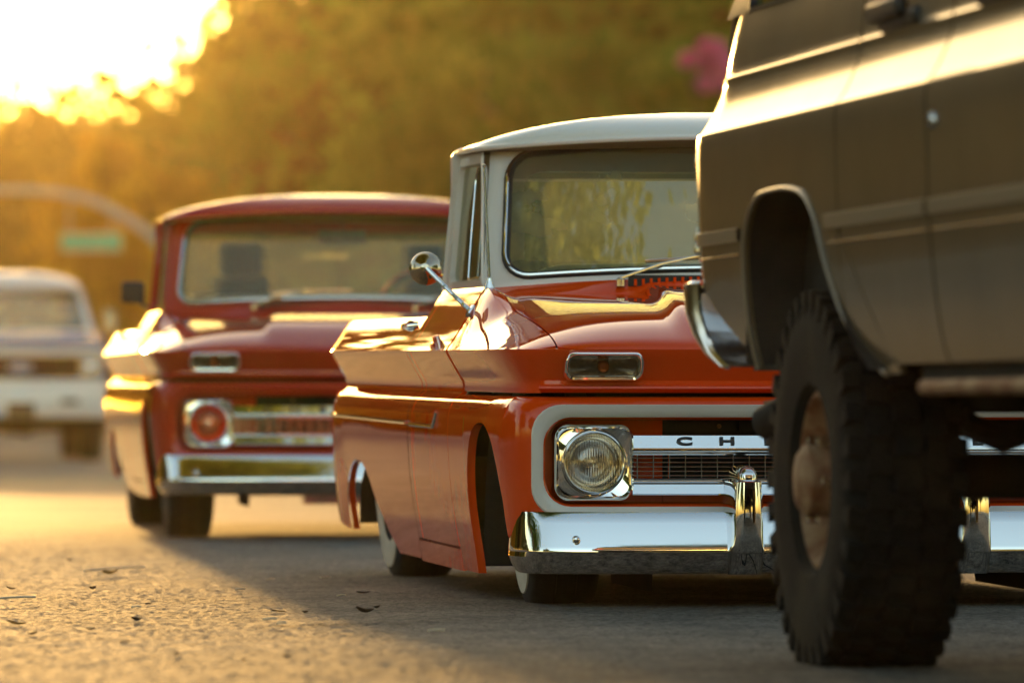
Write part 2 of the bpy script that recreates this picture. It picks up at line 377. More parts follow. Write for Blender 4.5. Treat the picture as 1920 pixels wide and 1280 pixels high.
def side_patch(stations, top_rows, ysplit_z, nlow, sx, tail=None):
    """stations: list of (y, zlow); columns are stations, rows go up the section"""
    rows = []
    for k in range(nlow):
        r = []
        for y, zl in stations:
            z = zl + (ysplit_z - zl) * k / nlow; x = P(z) * ftap(y)
            if tail: x -= tail(y, z)
            r.append((sx * x, y, z))
        rows.append(r)
    for z in top_rows: rows.append([(sx * (P(z) * ftap(y) - (tail(y, z) if tail else 0)), y, z) for y, zl in stations])
    return rows
UPZ = [.612, .622, .635, .648, .66, .68, .70, .715, .728, .736, .75, .77, .80, .83, .86, .89, .925]
LOZ = [.535, .545, .556, .566, .576, .584, .590, .595, .599, .603]
def wheel(parent, cx, cy_, Rr, width, mats, white=False, camber=0, rim_r=.19, lugs=False, hub='disc'):
    s = -1 if cx < 0 else 1; wv = width / 2
    root = bpy.data.objects.new('wheel', None)
    # rim disc is the wheel's own mesh
    mb = MB(); pr = [(rim_r, wv*.55), (rim_r, wv*.80), (rim_r-.015, wv*.84), (rim_r-.03, wv*.6), (rim_r-.045, wv*.45), (rim_r*.55, wv*.52), (rim_r*.42, wv*.62), (rim_r*.40, wv*.80), (rim_r*.25, wv*.88), (.004, wv*.9)]
    mb.lathe([(r, s*a) for r, a in pr], 'x', (0, 0, 0), 36)
    wob = mb.build('wheel', mats['rim'], parent, loc=(cx, cy_, Rr))
    wob.rotation_euler = (0, R(camber) * s, 0)
    mb = MB()
    pr = [(rim_r-.005, -.8), (rim_r+.012, -.97), (Rr*.70, -1.04), (Rr*.86, -1.02), (Rr*.95, -.95), (Rr*.985, -.84), (Rr, -.62), (Rr, -.32), (Rr-.008, -.31), (Rr-.008, -.27), (Rr, -.26), (Rr, .26), (Rr-.008, .27), (Rr-.008, .31), (Rr, .32),
          (Rr, .62), (Rr*.985, .84), (Rr*.95, .95), (Rr*.86, 1.02), (Rr*.70, 1.04), (rim_r+.012, .97), (rim_r-.005, .8)]
    mb.lathe([(r, a*wv) for r, a in pr], 'x', (0, 0, 0), 56)
    mb.build('tyre', mats['tyre'], wob)
    if white:
        mb = MB(); mb.lathe([(r, s*a*wv) for r, a in [(rim_r+.004, .99), (rim_r+.014, 1.03), (Rr*.72, 1.075), (Rr*.82, 1.07), (Rr*.865, 1.055), (Rr*.87, 1.0)]], 'x', (0, 0, 0), 48)
        mb.build('whitewall', MAT['whitewall'], wob)
    return wob
def rr_unit(w_, h_, r):      # rounded rectangle in [-1,1] x [0,1] units for a w_ x h_ opening
    return [(x / (w_/2), z / h_) for x, z in rrect(w_/2, 0, h_, r, 6, 12)]
def Wm(a, b, off=0.):
    A = abs(a)
    x0, x1 = .775*a, .715*a
    y0 = 1.39 + .05*A**2.2; y1 = 1.71 + .045*A**2.2
    z0 = .955 + .03*(1-a*a); z1 = 1.335 + .04*(1-a*a)
    return (x0+(x1-x0)*b, y0+(y1-y0)*b - off, z0+(z1-z0)*b + off*.6)
def Sm(a, b, sx, off=0.):
    x = (.845+.015*a)*(1-b) + (.800+.015*a)*b; y = (1.465+.675*a)*(1-b) + (1.775+.375*a)*b; z = .925 + b*.44
    return (sx*(x+off), y, z)
def ring_scale(ring, s, c=(0, .5)): return [(c[0]+(a-c[0])*s, c[1]+(b-c[1])*s) for a, b in ring]

def text_mesh(ch, size, sx):
    cu = bpy.data.curves.new('letter', 'FONT'); cu.body = ch; cu.size = size; cu.extrude = .0012; cu.offset = size*.028; cu.align_x = 'CENTER'; cu.align_y = 'CENTER'
    o = bpy.data.objects.new('letter', cu); C.objects.link(o)
    dg = bpy.context.evaluated_depsgraph_get(); me = bpy.data.meshes.new_from_object(o.evaluated_get(dg))
    bpy.data.objects.remove(o); me.transform(Matrix.Diagonal((sx, 1, 1, 1))); return me

def make_truck(cfg):
    t = thing('pickup_truck', cfg['label'], 'pickup truck', cfg['loc'], (R(cfg['pitch']), 0, R(cfg['yaw'])), 'classic pickups driving in a row')
    body, cabm, band, chrome = cfg['body'], cfg['cab'], cfg['band'], cfg['chrome']
    blk, und = MAT['black'], MAT['under']
    # ---------------- hood
    ys = [.0215, .026, .033, .042, .052, .065, .08, .10, .125, .155, .19, .23, .28, .34, .41, .49, .58, .68, .79, .91, 1.03, 1.14, 1.23, 1.29, 1.308]
    rows = []
    for y in ys:
        m = min(xe(y), .843); r = []
        for k in range(81):
            s_ = -1 + 2*k/80; x = m*s_; z = hood_z(x, y)
            if y == ys[-1]: z -= .008
            r.append((x, y, z))
        rows.append(r)
    surf('hood', rows, body, t, ref=(0, .7, .2), thick=.012, sharp=50)
    # ---------------- upper front fenders: top plus side above the waist, one mesh per side
    prof = [(0, .736), (.002, .728), (.017, .70), (.040, .66), (.047, .648), (.046, .638), (.034, .632), (.032, .626), (.040, .620), (.062, .614)]
    profs = [(0, .736), (.002, .728), (.017, .70), (.040, .66), (.049, .648), (.053, .635), (.053, .622), (.054, .613)]
    N = [(CREASE[min(i+1, len(CREASE)-1)] - CREASE[max(i-1, 0)]) for i in range(len(CREASE))]
    nor = [Vector((v.y, -v.x, 0)).normalized() for v in N]        # outward in plan
    def sweep(idx, pr):
        return [[(CREASE[i].x - nor[i].x*d, CREASE[i].y - nor[i].y*d, z) for i in idx] for d, z in pr]
    il = [i for i, p in enumerate(CREASE) if p.x <= -.90 and p.y <= 1.2]
    ic = [i for i, p in enumerate(CREASE) if abs(p.x) <= .905 and p.y < .2]
    for sx in (-1, 1):
        mb = MB(); rr = []
        for j in range(9):
            rr.append([])
        for i in il:
            p = CREASE[i]; e = -p.x
            for j in range(13):
                if j >= len(rr): rr.append([])
                x = e + (.8475 - e)*(1 - (1 - j/12)**1.6) if j else e
                x = e + (.8475 - e)*(j/12)**1.4
                rr[j].append((-sx*-x if False else sx*x, p.y, hood_z(x, p.y) if j else .736))
        rows = [[(sx*-q[0], q[1], q[2]) for q in r] for r in sweep(il, profs)][::-1] + rr[1:]
        surf('fender', rows, body, t, ref=(0, .8, .2), thick=.012, sharp=26)
    # ---------------- panel above the grille, with the signal lamps
    surf('front_panel', sweep(ic, prof), body, t, ref=(0, 1.5, .66), thick=.01, sharp=26)
    for sx in (-1, 1):
        cx, cz = sx*.713, .6865
        def sr(a, h, r, y, dz=0): return [(cx + x, y - .018 + bow(cx+x) - z*.55, cz + z + dz) for x, z in rrect(a, -h, h, r, 6, 6)]
        fr = surf('turn_signal', [sr(.114, .041, .028, .062), sr(.113, .040, .028, .036), sr(.108, .036, .025, .028), sr(.101, .030, .02, .032), sr(.097, .0265, .016, .050), sr(.094, .024, .014, .056)], chrome, t, ref=(cx, .2, cz), closed=True, sharp=60)
        surf('signal_lens', [sr(.094, .024, .014, .050), sr(.07, .016, .01, .044), sr(.002, .001, .0005, .043)], MAT['siglens'], fr, ref=(cx, .2, cz), closed=True)
        surf('signal_reflector', [sr(.094, .024, .014, .056), sr(.06, .012, .008, .061), sr(.002, .001, .0005, .062)], MAT['chrome_dull'], fr, ref=(cx, -.2, cz), closed=True)
        mb = MB(); mb.lathe([(.001, .046), (.012, .048), (.016, .054), (.014, .060)], 'y', (cx, bow(cx) - .018, cz), 14); mb.build('signal_bulb', MAT['amber'], fr)
    # ---------------- lower shell round the grille
    def ring(fac, z0, z1, r, yo):
        return [(x*P(z)*fac, yo - (bow(.95) - bow(x)), z) for x, z in [(xx, zz) for xx, zz in rrect(1, z0, z1, r, 7, 24)]]
    def aring(a, z0, z1, r, yo): return [(x, yo + bow(x) - bow(.9), z) for x, z in rrect(a, z0, z1, r, 7, 24)]
    def rrx(a, z0, z1, r, y): return [(x, y, z) for x, z in rrect(a, z0, z1, r, 7, 24)]
    rows = [ring(.990, .20, .604, .012, .235), ring(.985, .20, .604, .02, .20), ring(.974, .21, .6035, .03, .158), ring(.961, .222, .602, .04, .122), ring(.945, .238, .597, .055, .098), aring(.922, .258, .590, .075, .084), aring(.915, .266, .5815, .085, .0795)]
    surf('grille_shell', rows, body, t, ref=(0, .6, .42), closed=True, sharp=45)
    rows = [aring(.9155, .2655, .582, .085, .081), aring(.912, .2685, .579, .085, .0755), aring(.898, .278, .566, .083, .078), aring(.884, .291, .549, .08, .084), aring(.880, .295, .5455, .078, .0885)]
    surf('grille_surround', rows, band, t, ref=(0, .9, .42), closed=True, sharp=50)
    rows = [aring(.8805, .2945, .546, .078, .0885), aring(.874, .299, .5415, .075, .094), aring(.868, .304, .5365, .07, .13), aring(.866, .306, .535, .07, .19)]
    cav = surf('grille_cavity', rows, body, t, ref=(0, -.6, .42), closed=True)
    mb = MB()
    for sx in (-1, 1): mb.box(min(sx*.525, sx*.87), max(sx*.525, sx*.87), .176, .19, .303, .538)
    mb.box(-.5245, .5245, .17, .19, .303, .334)
    mb.build('backing_plate', body, cav)
    mb = MB(); mb.box(-.86, .86, .30, .33, .2, .6); mb.build('radiator', und, t)
    mb = MB(); mb.box(-.53, -.31, .185, .196, .506, .532); mb.box(-.30, .53, .185, .196, .506, .532); mb.build('latch_plate', und, t)
    mb = MB(); mb.lathe([(.001, -.006), (.006, -.005), (.007, .002)], 'y', (-.36, .184, .519), 10); mb.build('bolt', MAT['rust'], t)
    # grille bars, mesh and lettering
    xsb = [-.628 + 1.256*k/40 for k in range(41)]
    def bar(pr): return [[(x, .062 + bow(x) - bow(.6)*.3 + y, z) for x in xsb] for y, z in pr]
    gb = [surf('grille_bar', bar([(.03, .4955), (.008, .4955), (.004, .494), (-.0095, .459), (-.006, .4555), (.004, .4545), (-.004, .452), (-.009, .448), (-.009, .443), (-.004, .439), (.03, .4385)]), chrome, t, ref=(0, .5, .46), sharp=32),
          surf('grille_bar', bar([(.03, .3745), (-.004, .3745), (-.009, .371), (-.009, .367), (.003, .364), (.004, .362), (-.0085, .331), (-.006, .327), (.03, .3265)]), chrome, t, ref=(0, .5, .35), sharp=32)]
    for k in range(5):
        z = .3815 + .0125*k
        mb = MB(); mb.tube([(x, .070 + bow(x) - bow(.6)*.3, z) for x in xsb[::2]], .0017, 6); mb.build('grille_wire', MAT['chrome_dull'], t)
    mb = MB(); mb.box(-.0016, .0016, 0, .012, .374, .439); wv = None
    for k in range(28):
        x = -.612 + 1.224*k/27; loc = (x, .0725 + bow(x) - bow(.6)*.3, 0)
        if wv is None: wv = mb.build('grille_rib', MAT['chrome_dull'], t, loc=loc)
        else:
            o = wv.copy(); o.location = loc; link(o, t)
    meshes = {}
    for k, ch in enumerate('CHEVROLET'):
        x = (k - 4)*.1205
        if ch not in meshes:
            meshes[ch] = text_mesh(ch, .031, 2.15); meshes[ch].materials.clear(); meshes[ch].materials.append(MAT['letter'])
        o = link(bpy.data.objects.new('letter', meshes[ch]), gb[0])
        o.location = (x, .0565 + bow(x) - bow(.6)*.3, .4785); o.rotation_euler = (R(90-21), 0, math.atan(.09*x/.81)); o.location.y -= .0015
    # headlights
    for sx in (-1, 1):
        cx, cz = sx*.738, .4185; Y = lambda x: bow(x) - bow(.738)
        def br(a, h, r, y): return [(cx + x, y + Y(cx+x), cz + z) for x, z in rrect(a, -h, h, r, 7, 7)]
        def circ(r, y, n):   # same vertex order and count as br
            base = rrect(.1, -.1, .1, .05, 7, 7); out = []
            for x, z in base:
                th = math.atan2(z, x); out.append((cx + r*math.cos(th), y, cz + r*math.sin(th)))
            return out
        b0 = surf('headlight', [br(.112, .107, .04, .15), br(.113, .1085, .042, .09), br(.111, .107, .042, .072), br(.106, .102, .04, .066), br(.1015, .0975, .037, .0715), br(.0995, .0955, .036, .0735), br(.0985, .0945, .0355, .0737), circ(.0935, .0750, 0), circ(.0925, .0752, 0), circ(.0920, .078, 0), circ(.0920, .104, 0)], chrome, t, ref=(cx, .6, cz), closed=True, sharp=22)
        mb = MB(); mb.lathe([(.0915, .104), (.0915, .074), (.089, .068), (.085, .066), (.0815, .069), (.0805, .080)], 'y', (cx, 0, cz), 48); mb.build('retaining_ring', MAT['chrome_dull'], b0)
        mb = MB(); mb.lathe([(.001, .062), (.02, .0625), (.04, .0645), (.06, .0685), (.075, .0735), (.0825, .078)], 'y', (cx, 0, cz), 48); o = mb.build('lens', MAT['lens'], b0)
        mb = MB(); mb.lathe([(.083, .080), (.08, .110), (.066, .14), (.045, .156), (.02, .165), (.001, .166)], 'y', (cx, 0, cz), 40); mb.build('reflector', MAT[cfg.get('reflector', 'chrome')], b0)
        mb = MB(); mb.lathe([(.001, .118), (.012, .119), (.013, .125), (.013, .160)], 'y', (cx, 0, cz), 16); mb.box(cx-.012, cx+.012, .113, .116, cz+.008, cz+.016); mb.build('bulb', MAT['chrome_dull'], b0)
        for dx, dz in ((-.082, .078), (.082, .078), (0, -.0975)):
            mb = MB(); mb.lathe([(.001, -.003), (.003, -.002), (.0035, .002)], 'y', (cx+dx, .0775 + Y(cx+dx), cz+dz), 10); mb.build('screw', MAT['chrome_dull'], b0)
    # ---------------- bumper and guards
    bp_ = [(-.938, .33), (-.948, .26), (-.951, .20), (-.946, .14), (-.928, .085), (-.89, .047), (-.82, .022), (-.65, .002), (-.4, -.012), (-.2, -.019), (0, -.021)]
    bh = catmull([(x, y, 0) for x, y in bp_], 8); bpth = bh + [Vector((-p.x, p.y, 0)) for p in bh[-2::-1]]
    bn = []
    for i in range(len(bpth)):
        v = bpth[min(i+1, len(bpth)-1)] - bpth[max(i-1, 0)]; bn.append(Vector((v.y, -v.x, 0)).normalized())
    bprof = [(-.055, .274), (-.026, .281), (-.020, .281), (-.016, .277), (-.0055, .25), (.0055, .22), (.017, .185), (.0205, .174), (.0205, .1705), (.017, .168), (.008, .155), (-.006, .132), (-.024, .112), (-.035, .107), (-.065, .107)]
    bf = [.22 + .78*smooth(.45, .97, -bn[i].y) for i in range(len(bpth))]
    surf('bumper', [[(bpth[i].x + bn[i].x*d*(bf[i] if z > .167 else .6 + .4*bf[i]), bpth[i].y + bn[i].y*d*(bf[i] if z > .167 else .6 + .4*bf[i]), z) for i in range(len(bpth))] for d, z in bprof], chrome, t, ref=(0, .5, .2), thick=.006, sharp=24)
    for x in (-.80, .80):
        y = -.021 + .045*(abs(x)/.9)**3
        mb = MB(); mb.lathe([(.001, -.012), (.007, -.010), (.011, -.004), (.0115, .004)], 'y', (x, y - .010, .205), 16); mb.build('bumper_bolt', chrome, t)
    if cfg['guards']:
        gt = [(.107, .047, .012), (.135, .050, .040), (.166, .052, .060), (.170, .052, .068), (.19, .051, .076), (.22, .049, .080), (.28, .049, .080), (.33, .046, .0785), (.366, .042, .076), (.370, .038, .070), (.372, .0305, .062), (.385, .0305, .062), (.394, .0285, .058), (.402, .023, .050), (.408, .015, .040), (.4115, .003, .030)]
        for sx in (-1, 1):
            rows = []
            for z, wd, dd in gt:
                r = [(sx*.325 + wd, .06, z)]
                for k in range(25):
                    th = math.pi*k/24; c_, s_ = math.cos(th), math.sin(th)
                    r.append((sx*.325 + wd*abs(c_)**.55*(1 if c_ > 0 else -1), -.018 - dd*abs(s_)**.8, z))
                r.append((sx*.325 - wd, .06, z)); rows.append(r)
            surf('bumper_guard', rows, chrome, t, ref=(sx*.325, .2, .25), sharp=30)
    # ---------------- lower fenders, doors, cab corners, bed sides, rockers
    fst = arch_fine(FA); fst = fst + [(.885, .08), (.95, .08), (1.05, .08), (1.15, .08), (1.194, .08)]
    rst = [(2.104, .082), (2.2, .082), (2.4, .082), (2.55, .082), (2.61, .082)] + arch_fine(RA) + [(3.82, .126), (3.9, .13), (4.0, .14), (4.06, .15), (4.09, .165), (4.105, .18)]
    def tail(y, z):
        tz = max(0, (.45 - z) / .3); return -.012*tz*smooth(3.7, 4.0, y) + .04*smooth(4.06, 4.13, y)**2
    for sx in (-1, 1):
        surf('fender', side_patch(fst, LOZ, .535, 12, sx), body, t, ref=(0, .8, .35), thick=.016)
        # inner wheel well and its return flange
        for A, yb, m in ((FA, .535, body), (RA, 3.3, und)):
            fl = arch_fine(A); rows = []
            for dx in (.002, .012, .024): rows.append([(sx*(P(z)*ftap(y) - dx), y, z) for y, z in fl])
            surf('arch_flange', rows, body, t, ref=(0, yb, -3))
            rows = []
            for x_ in (.93, .75, .55): rows.append([(sx*x_, y + (.03 if y > yb else -.03)*(1 if x_ < .9 else 0), min(z + .02, .60)) for y, z in fl])
            mbw = MB(); mbw.add([p for r in rows for p in r], gridf(3, len(fl)))
            n0 = len(fl); mbw.add([rows[2][j] for j in range(n0)] + [(sx*.55, fl[j][1-1], .05) for j in range(n0)], gridf(2, n0))
            mbw.build('wheel_well', und, t)
        dst = [(1.202 + (2.0-1.202)*k/10, .148) for k in range(11)]
        rows = side_patch(dst, LOZ + UPZ, .535, 9, sx); rows.append([(sx*.855, y, .926) for y, zl in dst])
        dr = surf('door', rows, body, t, ref=(0, 1.6, .5), thick=.012, sharp=24)
        mb = MB(); mb.tube([(sx*.985, 1.90, .815), (sx*1.012, 1.905, .812), (sx*1.015, 1.93, .812), (sx*1.015, 2.0, .812), (sx*1.01, 2.02, .812)], [.012, .015, .016, .015, .009], 12)
        mb.lathe([(.018, -.02), (.018, .014), (.001, .015)], 'y', (sx*1.014, 1.90, .812), 12); mb.build('handle', chrome, dr)
        cst = [(2.006 + .086*k/3, .148) for k in range(4)]
        rows = side_patch(cst, LOZ + UPZ, .535, 9, sx); rows.append([(sx*.855, y, .926) for y, zl in cst])
        surf('cab_corner', rows, body, t, ref=(0, 2.05, .5), thick=.012, sharp=24)
        for ya, yb in ((1.175, 1.225), (1.98, 2.03), (2.08, 2.125)):
            zz = [.09, .2, .35, .5, .56, .59, .612, .66, .70, .736, .78, .82] + ([.88, .92] if yb < 2.1 else [])
            surf('door_jamb', [[(sx*(P(z) - .016), y, z) for y in (ya, (ya+yb)/2, yb)] for z in zz], blk, t, ref=(0, 1.6, .5), thick=.02)
        surf('door_jamb', [[(sx*(P(z) - .018), y, z) for y in (1.19, 1.5, 1.8, 2.09)] for z in (.11, .14, .17)], blk, t, ref=(0, 1.6, .5), thick=.02)
        rk = [(1.202 + (2.095-1.202)*k/6, .075) for k in range(7)]
        surf('rocker_panel', side_patch(rk, [.140], .14, 4, sx), body, t, ref=(0, 1.6, .5), thick=.03)
        bz = [z for z in UPZ if z < .83] + [.8325]
        rows = side_patch(rst, LOZ + bz, .535, 12, sx, tail)
        last = rows[-1]
        rows.append([(p[0] - sx*.012, p[1], .842) for p in last]); rows.append([(p[0] - sx*.06, p[1], .844) for p in last]); rows.append([(p[0] - sx*.075, p[1], .836) for p in last]); rows.append([(sx*.80, p[1], .44) for p in last])
        surf('bed_side', rows, body, t, ref=(0, 3, .5), sharp=24)
        if cfg['trim']:
            tp = [(sx*(P(.512) + .004), y, .504 + .012*smooth(1.5, 4.1, y)) for y in (1.49, 1.7, 2.0)]
            mb = MB(); mb.tube([(sx*(P(.56)+.004), 1.455, .548)] + [(sx*(P(.512) + .003), 1.485, .506)] + tp, .007, 8); mb.build('side_trim', chrome, t)
            mb = MB(); mb.tube([(sx*(P(.512) + .003 - tail(y, .512)), y, .510 + .006*smooth(2.1, 4.1, y)) for y in (2.11, 2.5, 3, 3.5, 3.95, 4.05, 4.09)], .007, 8); mb.build('side_trim', chrome, t)
    mb = MB(); mb.box(-.80, .80, 2.2, 4.06, .42, .44); mb.box(-.86, .86, 2.19, 2.21, .40, .83); mb.build('bed_floor', und, t)
    mb = MB(); mb.box(-.86, .86, 4.05, 4.10, .20, .83); mb.build('tailgate', body, t, bevel=.015)
    # ---------------- cowl and vents
    rows = []; xs = [-.86 + 1.72*k/48 for k in range(49)]
    for tt in (0, .15, .4, .7, 1):
        r = []
        for x in xs:
            a = x/.775; wx, wy, wz = Wm(max(-1.1, min(1.1, a)), -.055)
            z0 = hood_z(x, 1.312) - .012; y0 = 1.306
            if abs(x) > .80: wy, wz = min(wy, 1.44), max(wz, .93)
            r.append((x, y0 + (max(wy, 1.33) - y0)*tt - (.05*max(0, .7-abs(x)))*tt, z0 + (wz - .004 - z0)*tt**.8))
        rows.append(r)
    surf('cowl', rows, body, t, ref=(0, 1.5, .3), sharp=30)
    sl = None
    for k in range(34):
        x = -.40 + .80*k/33
        mb = MB(); mb.box(-.004, .004, -.006, .006, -.010, .010)
        if sl is None: sl = mb.build('vent_slat', body, t)
        else: sl = sl.copy(); link(sl, t)
        sl.location = (x, 1.335, .955 - .012*(x/.4)**2 - .002)
    mb = MB(); mb.box(-.42, .42, 1.338, 1.35, .930, .964); mb.build('cowl_vent', blk, t)
    # ---------------- windshield
    base = rr_unit(1.49, .385, .075)
    rows = []
    for k in range(25):
        zz = .385*(.5 - .5*math.cos(math.pi*k/24)); dz_ = max(0, .075 - zz, zz - .31); lim = (.745 - .075 + math.sqrt(max(0, .075**2 - dz_**2)))/.745
        rows.append([Wm(lim*(-1 + 2*j/48), zz/.385) for j in range(49)])
    surf('windshield', rows, MAT[cfg.get('glass', 'glass')], t, ref=(0, 3, 1.0), sharp=80)
    path = [Wm(a, b, .004) for a, b in ring_scale(base, 1.012)]
    mb = MB(); mb.tube(path, .0135, 8, closed=True); gk = mb.build('window_gasket', blk, t)
    mb = MB(); mb.tube([Wm(a, b, .015) for a, b in ring_scale(base, 1.018)], .005, 6, closed=True); mb.build('gasket_trim', chrome, gk)
    outer = [(x/.775, z) for x, z in rrect(.848, -.075, 1.13, .03, 6, 12)]
    inn = ring_scale(base, 1.005); o2 = ring_scale(base, 1.035)
    mi = [((a*.35 + c*.65), (b*.35 + d*.65)) for (a, b), (c, d) in zip(inn, outer)]
    surf('windshield_frame', [[Wm(a, b, -.004) for a, b in inn], [Wm(a, b, .003) for a, b in o2], [Wm(a, b, .006) for a, b in mi], [Wm(a, b, -.004) for a, b in outer]], cabm, t, ref=(0, 3, 1.1), closed=True, sharp=60)
    for sx in (-1, 1):
        wr = [(a*.5+.5, b) for a, b in rr_unit(.62, .40, .05)]
        def sc_(ring_, ax, ay, bx, by): return [(ax + a*(ay-ax), bx + b*(by-bx)) for a, b in ring_]
        def sq(r): return [((a*.5+.5), b) for a, b in rr_unit(.62, .40, r)]
        rows = [[Sm(a, b, sx) for a, b in sc_(sq(.004), 0, 1, 0, 1)], [Sm(a, b, sx, .006) for a, b in sc_(sq(.01), .015, .985, .03, .93)], [Sm(a, b, sx, .006) for a, b in sc_(sq(.04), .03, .935, .055, .885)], [Sm(a, b, sx, -.015) for a, b in sc_(sq(.04), .045, .92, .065, .875)]]
        sf = surf('cab_pillar', rows, cabm, t, ref=(0, 1.9, 1.1), closed=True, sharp=40)
        g = sc_(sq(.04), .045, .92, .065, .875)
        surf('side_window', [[Sm(a, b, sx, -.010) for a, b in ring_scale(g, s_, (.49, .47))] for s_ in (1, .6, .2, .01)], MAT['sideglass'], t, ref=(0, 1.9, 1.1), closed=True)
        vp = [Sm(a, b, sx, .004) for a, b in ((.15, .86), (.24, .80), (.30, .62), (.36, .36), (.40, .08))]
        mb = MB(); mb.tube(catmull(vp, 4), .0035, 6); mb.tube([Sm(.06, .075, sx, .004), Sm(.40, .07, sx, .004)], .0035, 6); mb.build('vent_window_frame', chrome, t)
        mb = MB(); mb.tube([Sm(a, b, sx, .012) for a, b in ((.985, .0), (.99, .5), (.995, .97))], .010, 8); mb.build('pillar_seam', cabm, t)
    # ---------------- roof
    def yf(x): return 1.60 + .10*(abs(x)/.8)**2.2
    foot = [(x, z) for x, z in rrect(.832, 0, .68, .10, 8, 18)]
    rows = []
    for rs in (1.0, .985, .96, .92, .86, .78, .68, .56, .42, .26, .1, .01):
        r = []
        for x, q in foot:
            X = x*rs; T = .5 + (q/.68 - .5)*rs
            y = yf(X)*(1-T) + 2.19*T; zd = 1.362 + .037*(1-(x/.832)**2)*(1-q/.68*.5)
            r.append((X, y, zd + (1.480 - zd)*(1 - rs**2.3)**.74))
        rows.append(r)
    rf = surf('roof', rows, cfg['roof'], t, ref=(0, 1.9, .5), closed=True, sharp=60)
    lip = [(p[0], p[1], p[2] - .004) for p in rows[0]]
    mb = MB(); mb.tube(lip, .0085, 8, closed=True); mb.build('drip_rail', cfg['roof'], rf)
    mb = MB(); und_ = [(x*.985, yf(x)*(1-q/.68) + 2.19*q/.68, 1.350 + .037*(1-(x/.832)**2)*(1-q/.68*.5)) for x, q in foot]
    mb.add(und_, [tuple(range(len(und_)))]); mb.build('headliner', MAT['vinyl'], t)
    # ---------------- cab back with a rear window
    def bw(x, z): return (x, 2.13 + .03*(z - .9)/.45, z)
    ob = [(x, z) for x, z in rrect(.85, .82, 1.375, .04, 6, 12)]; ib = [(x, z) for x, z in rrect(cfg['rear_w'], .965, 1.30, .06, 6, 12)]
    surf('cab_back', [[bw(x, z) for x, z in ob], [bw(x, z) for x, z in ib]], cabm, t, closed=True, thick=.03)
    surf('rear_window', [[bw(x*s_, 1.13 + (z-1.13)*s_) for x, z in ib] for s_ in (1, .5, .01)], MAT['sideglass'], t, closed=True)
    # ---------------- interior
    mb = MB(); mb.box(-.70, .70, 1.62, 2.05, .50, .66); mb.box(-.70, .70, 1.96, 2.09, .60, 1.02); mb.build('bench_seat', MAT['vinyl'], t, bevel=.05)
    mb = MB(); mb.box(-.78, .78, 1.50, 1.62, .70, .975); mb.build('dashboard', cfg['dash'], t, bevel=.03)
    mb = MB(); mb.tube(catmull([(-.70, 1.49, .955), (-.64, 1.485, .985), (-.5, 1.48, .995), (.5, 1.48, .995), (.64, 1.485, .985), (.70, 1.49, .955)], 4), .007, 6); mb.build('dash_highlight', MAT['trimwhite'], t)  # pale tube paints the light line reflected along the dash top
    mb = MB(); mb.box(-.84, .84, 1.3, 2.12, .10, .14); mb.box(-.84, .84, 1.30, 1.33, .12, .90); mb.build('cab_floor', MAT['dark'], t)
    mb = MB(); q = []
    for k in range(28):
        th = 2*math.pi*k/28; q.append((.36 + .19*math.cos(th), 1.60 + .10*math.sin(th), .955 + .165*math.sin(th)))
    mb.tube(q, .011, 8, closed=True)
    for th in (.3, 2.84, 4.71): mb.tube([(.36, 1.57, .93), (.36 + .19*math.cos(th), 1.60 + .10*math.sin(th), .955 + .165*math.sin(th))], .009, 6)
    mb.build('steering_wheel', cfg['dash'], t)
    mb = MB(); mb.box(-.11, .11, 1.72, 1.735, 1.25, 1.31); mb.tube([(0, 1.73, 1.30), (0, 1.70, 1.37)], .006, 6); mb.build('rear_view_mirror', MAT['chrome_dull'], t, bevel=.006)
    if cfg['hang']:
        for hx in (-.46, .40):
            mb = MB(); mb.box(hx - .13, hx + .13, 1.92, 2.02, .62, 1.10); mb.box(hx - .10, hx + .10, 1.93, 2.0, 1.10, 1.26); mb.build('headrest', MAT['dark'], t, bevel=.04)
    # ---------------- wipers, mirrors, antenna
    for px in (-.445, .30):
        mb = MB(); mb.lathe([(.014, 0), (.014, .02), (.008, .026), (.001, .028)], 'z', (px, 1.335, .930), 12)
        a0 = (px, 1.33, .955); a1 = Wm((px + .26)/.76, .055, .035)
        mb.tube([a0, ((a0[0]+a1[0])/2, (a0[1]+a1[1])/2, (a0[2]+a1[2])/2 + .008), a1], [.005, .0045, .004], 6)
        mb.tube([Wm((px + .09)/.76, .035, .024), Wm((px + .26)/.76, .05, .026), Wm((px + .46)/.76, .058, .024)], .006, 6)
        mb.build('wiper', MAT['chrome_dull'], t)
    for sx in (-1, 1):
        hc = Vector((sx*1.045, 1.31, .981)); bs = Vector((sx*.93, 1.16, .852))
        if cfg['mirror'] == 'round':
            mb = MB(); mb.tube([bs, bs + (hc - bs)*.5, hc + Vector((0, -.03, 0))], .0075, 8); mb.tube([bs + Vector((sx*.012, -.03, -.012)), bs + Vector((-sx*.012, .03, .012))], .008, 8)
            mb.tube([hc + Vector((-sx*.0, -.03, 0)), hc + Vector((-sx*.05, .0, -.02))], .006, 6)
            ar = mb.build('mirror_arm', chrome, t)
            mb = MB(); mb.lathe([(.001, -.035), (.012, -.034), (.016, -.028), (.035, -.016), (.048, -.004), (.0505, .006), (.048, .010), (.001, .011)], 'y', (0, 0, 0), 36)
            mh = mb.build('mirror', MAT['chrome_dim'], t, loc=hc); mh.rotation_euler = (R(-4), 0, R(12*sx))
        else:
            mb = MB(); mb.tube([bs + Vector((0, .2, .09)), hc + Vector((sx*-.02, .12, .02))], .009, 8); mb.build('mirror_arm', MAT['black'], t)
            mb = MB(); mb.box(-.055, .055, -.03, .012, -.05, .05); mh = mb.build('mirror', MAT['black'], t, bevel=.02, loc=hc + Vector((-sx*.05, .12, .03)))
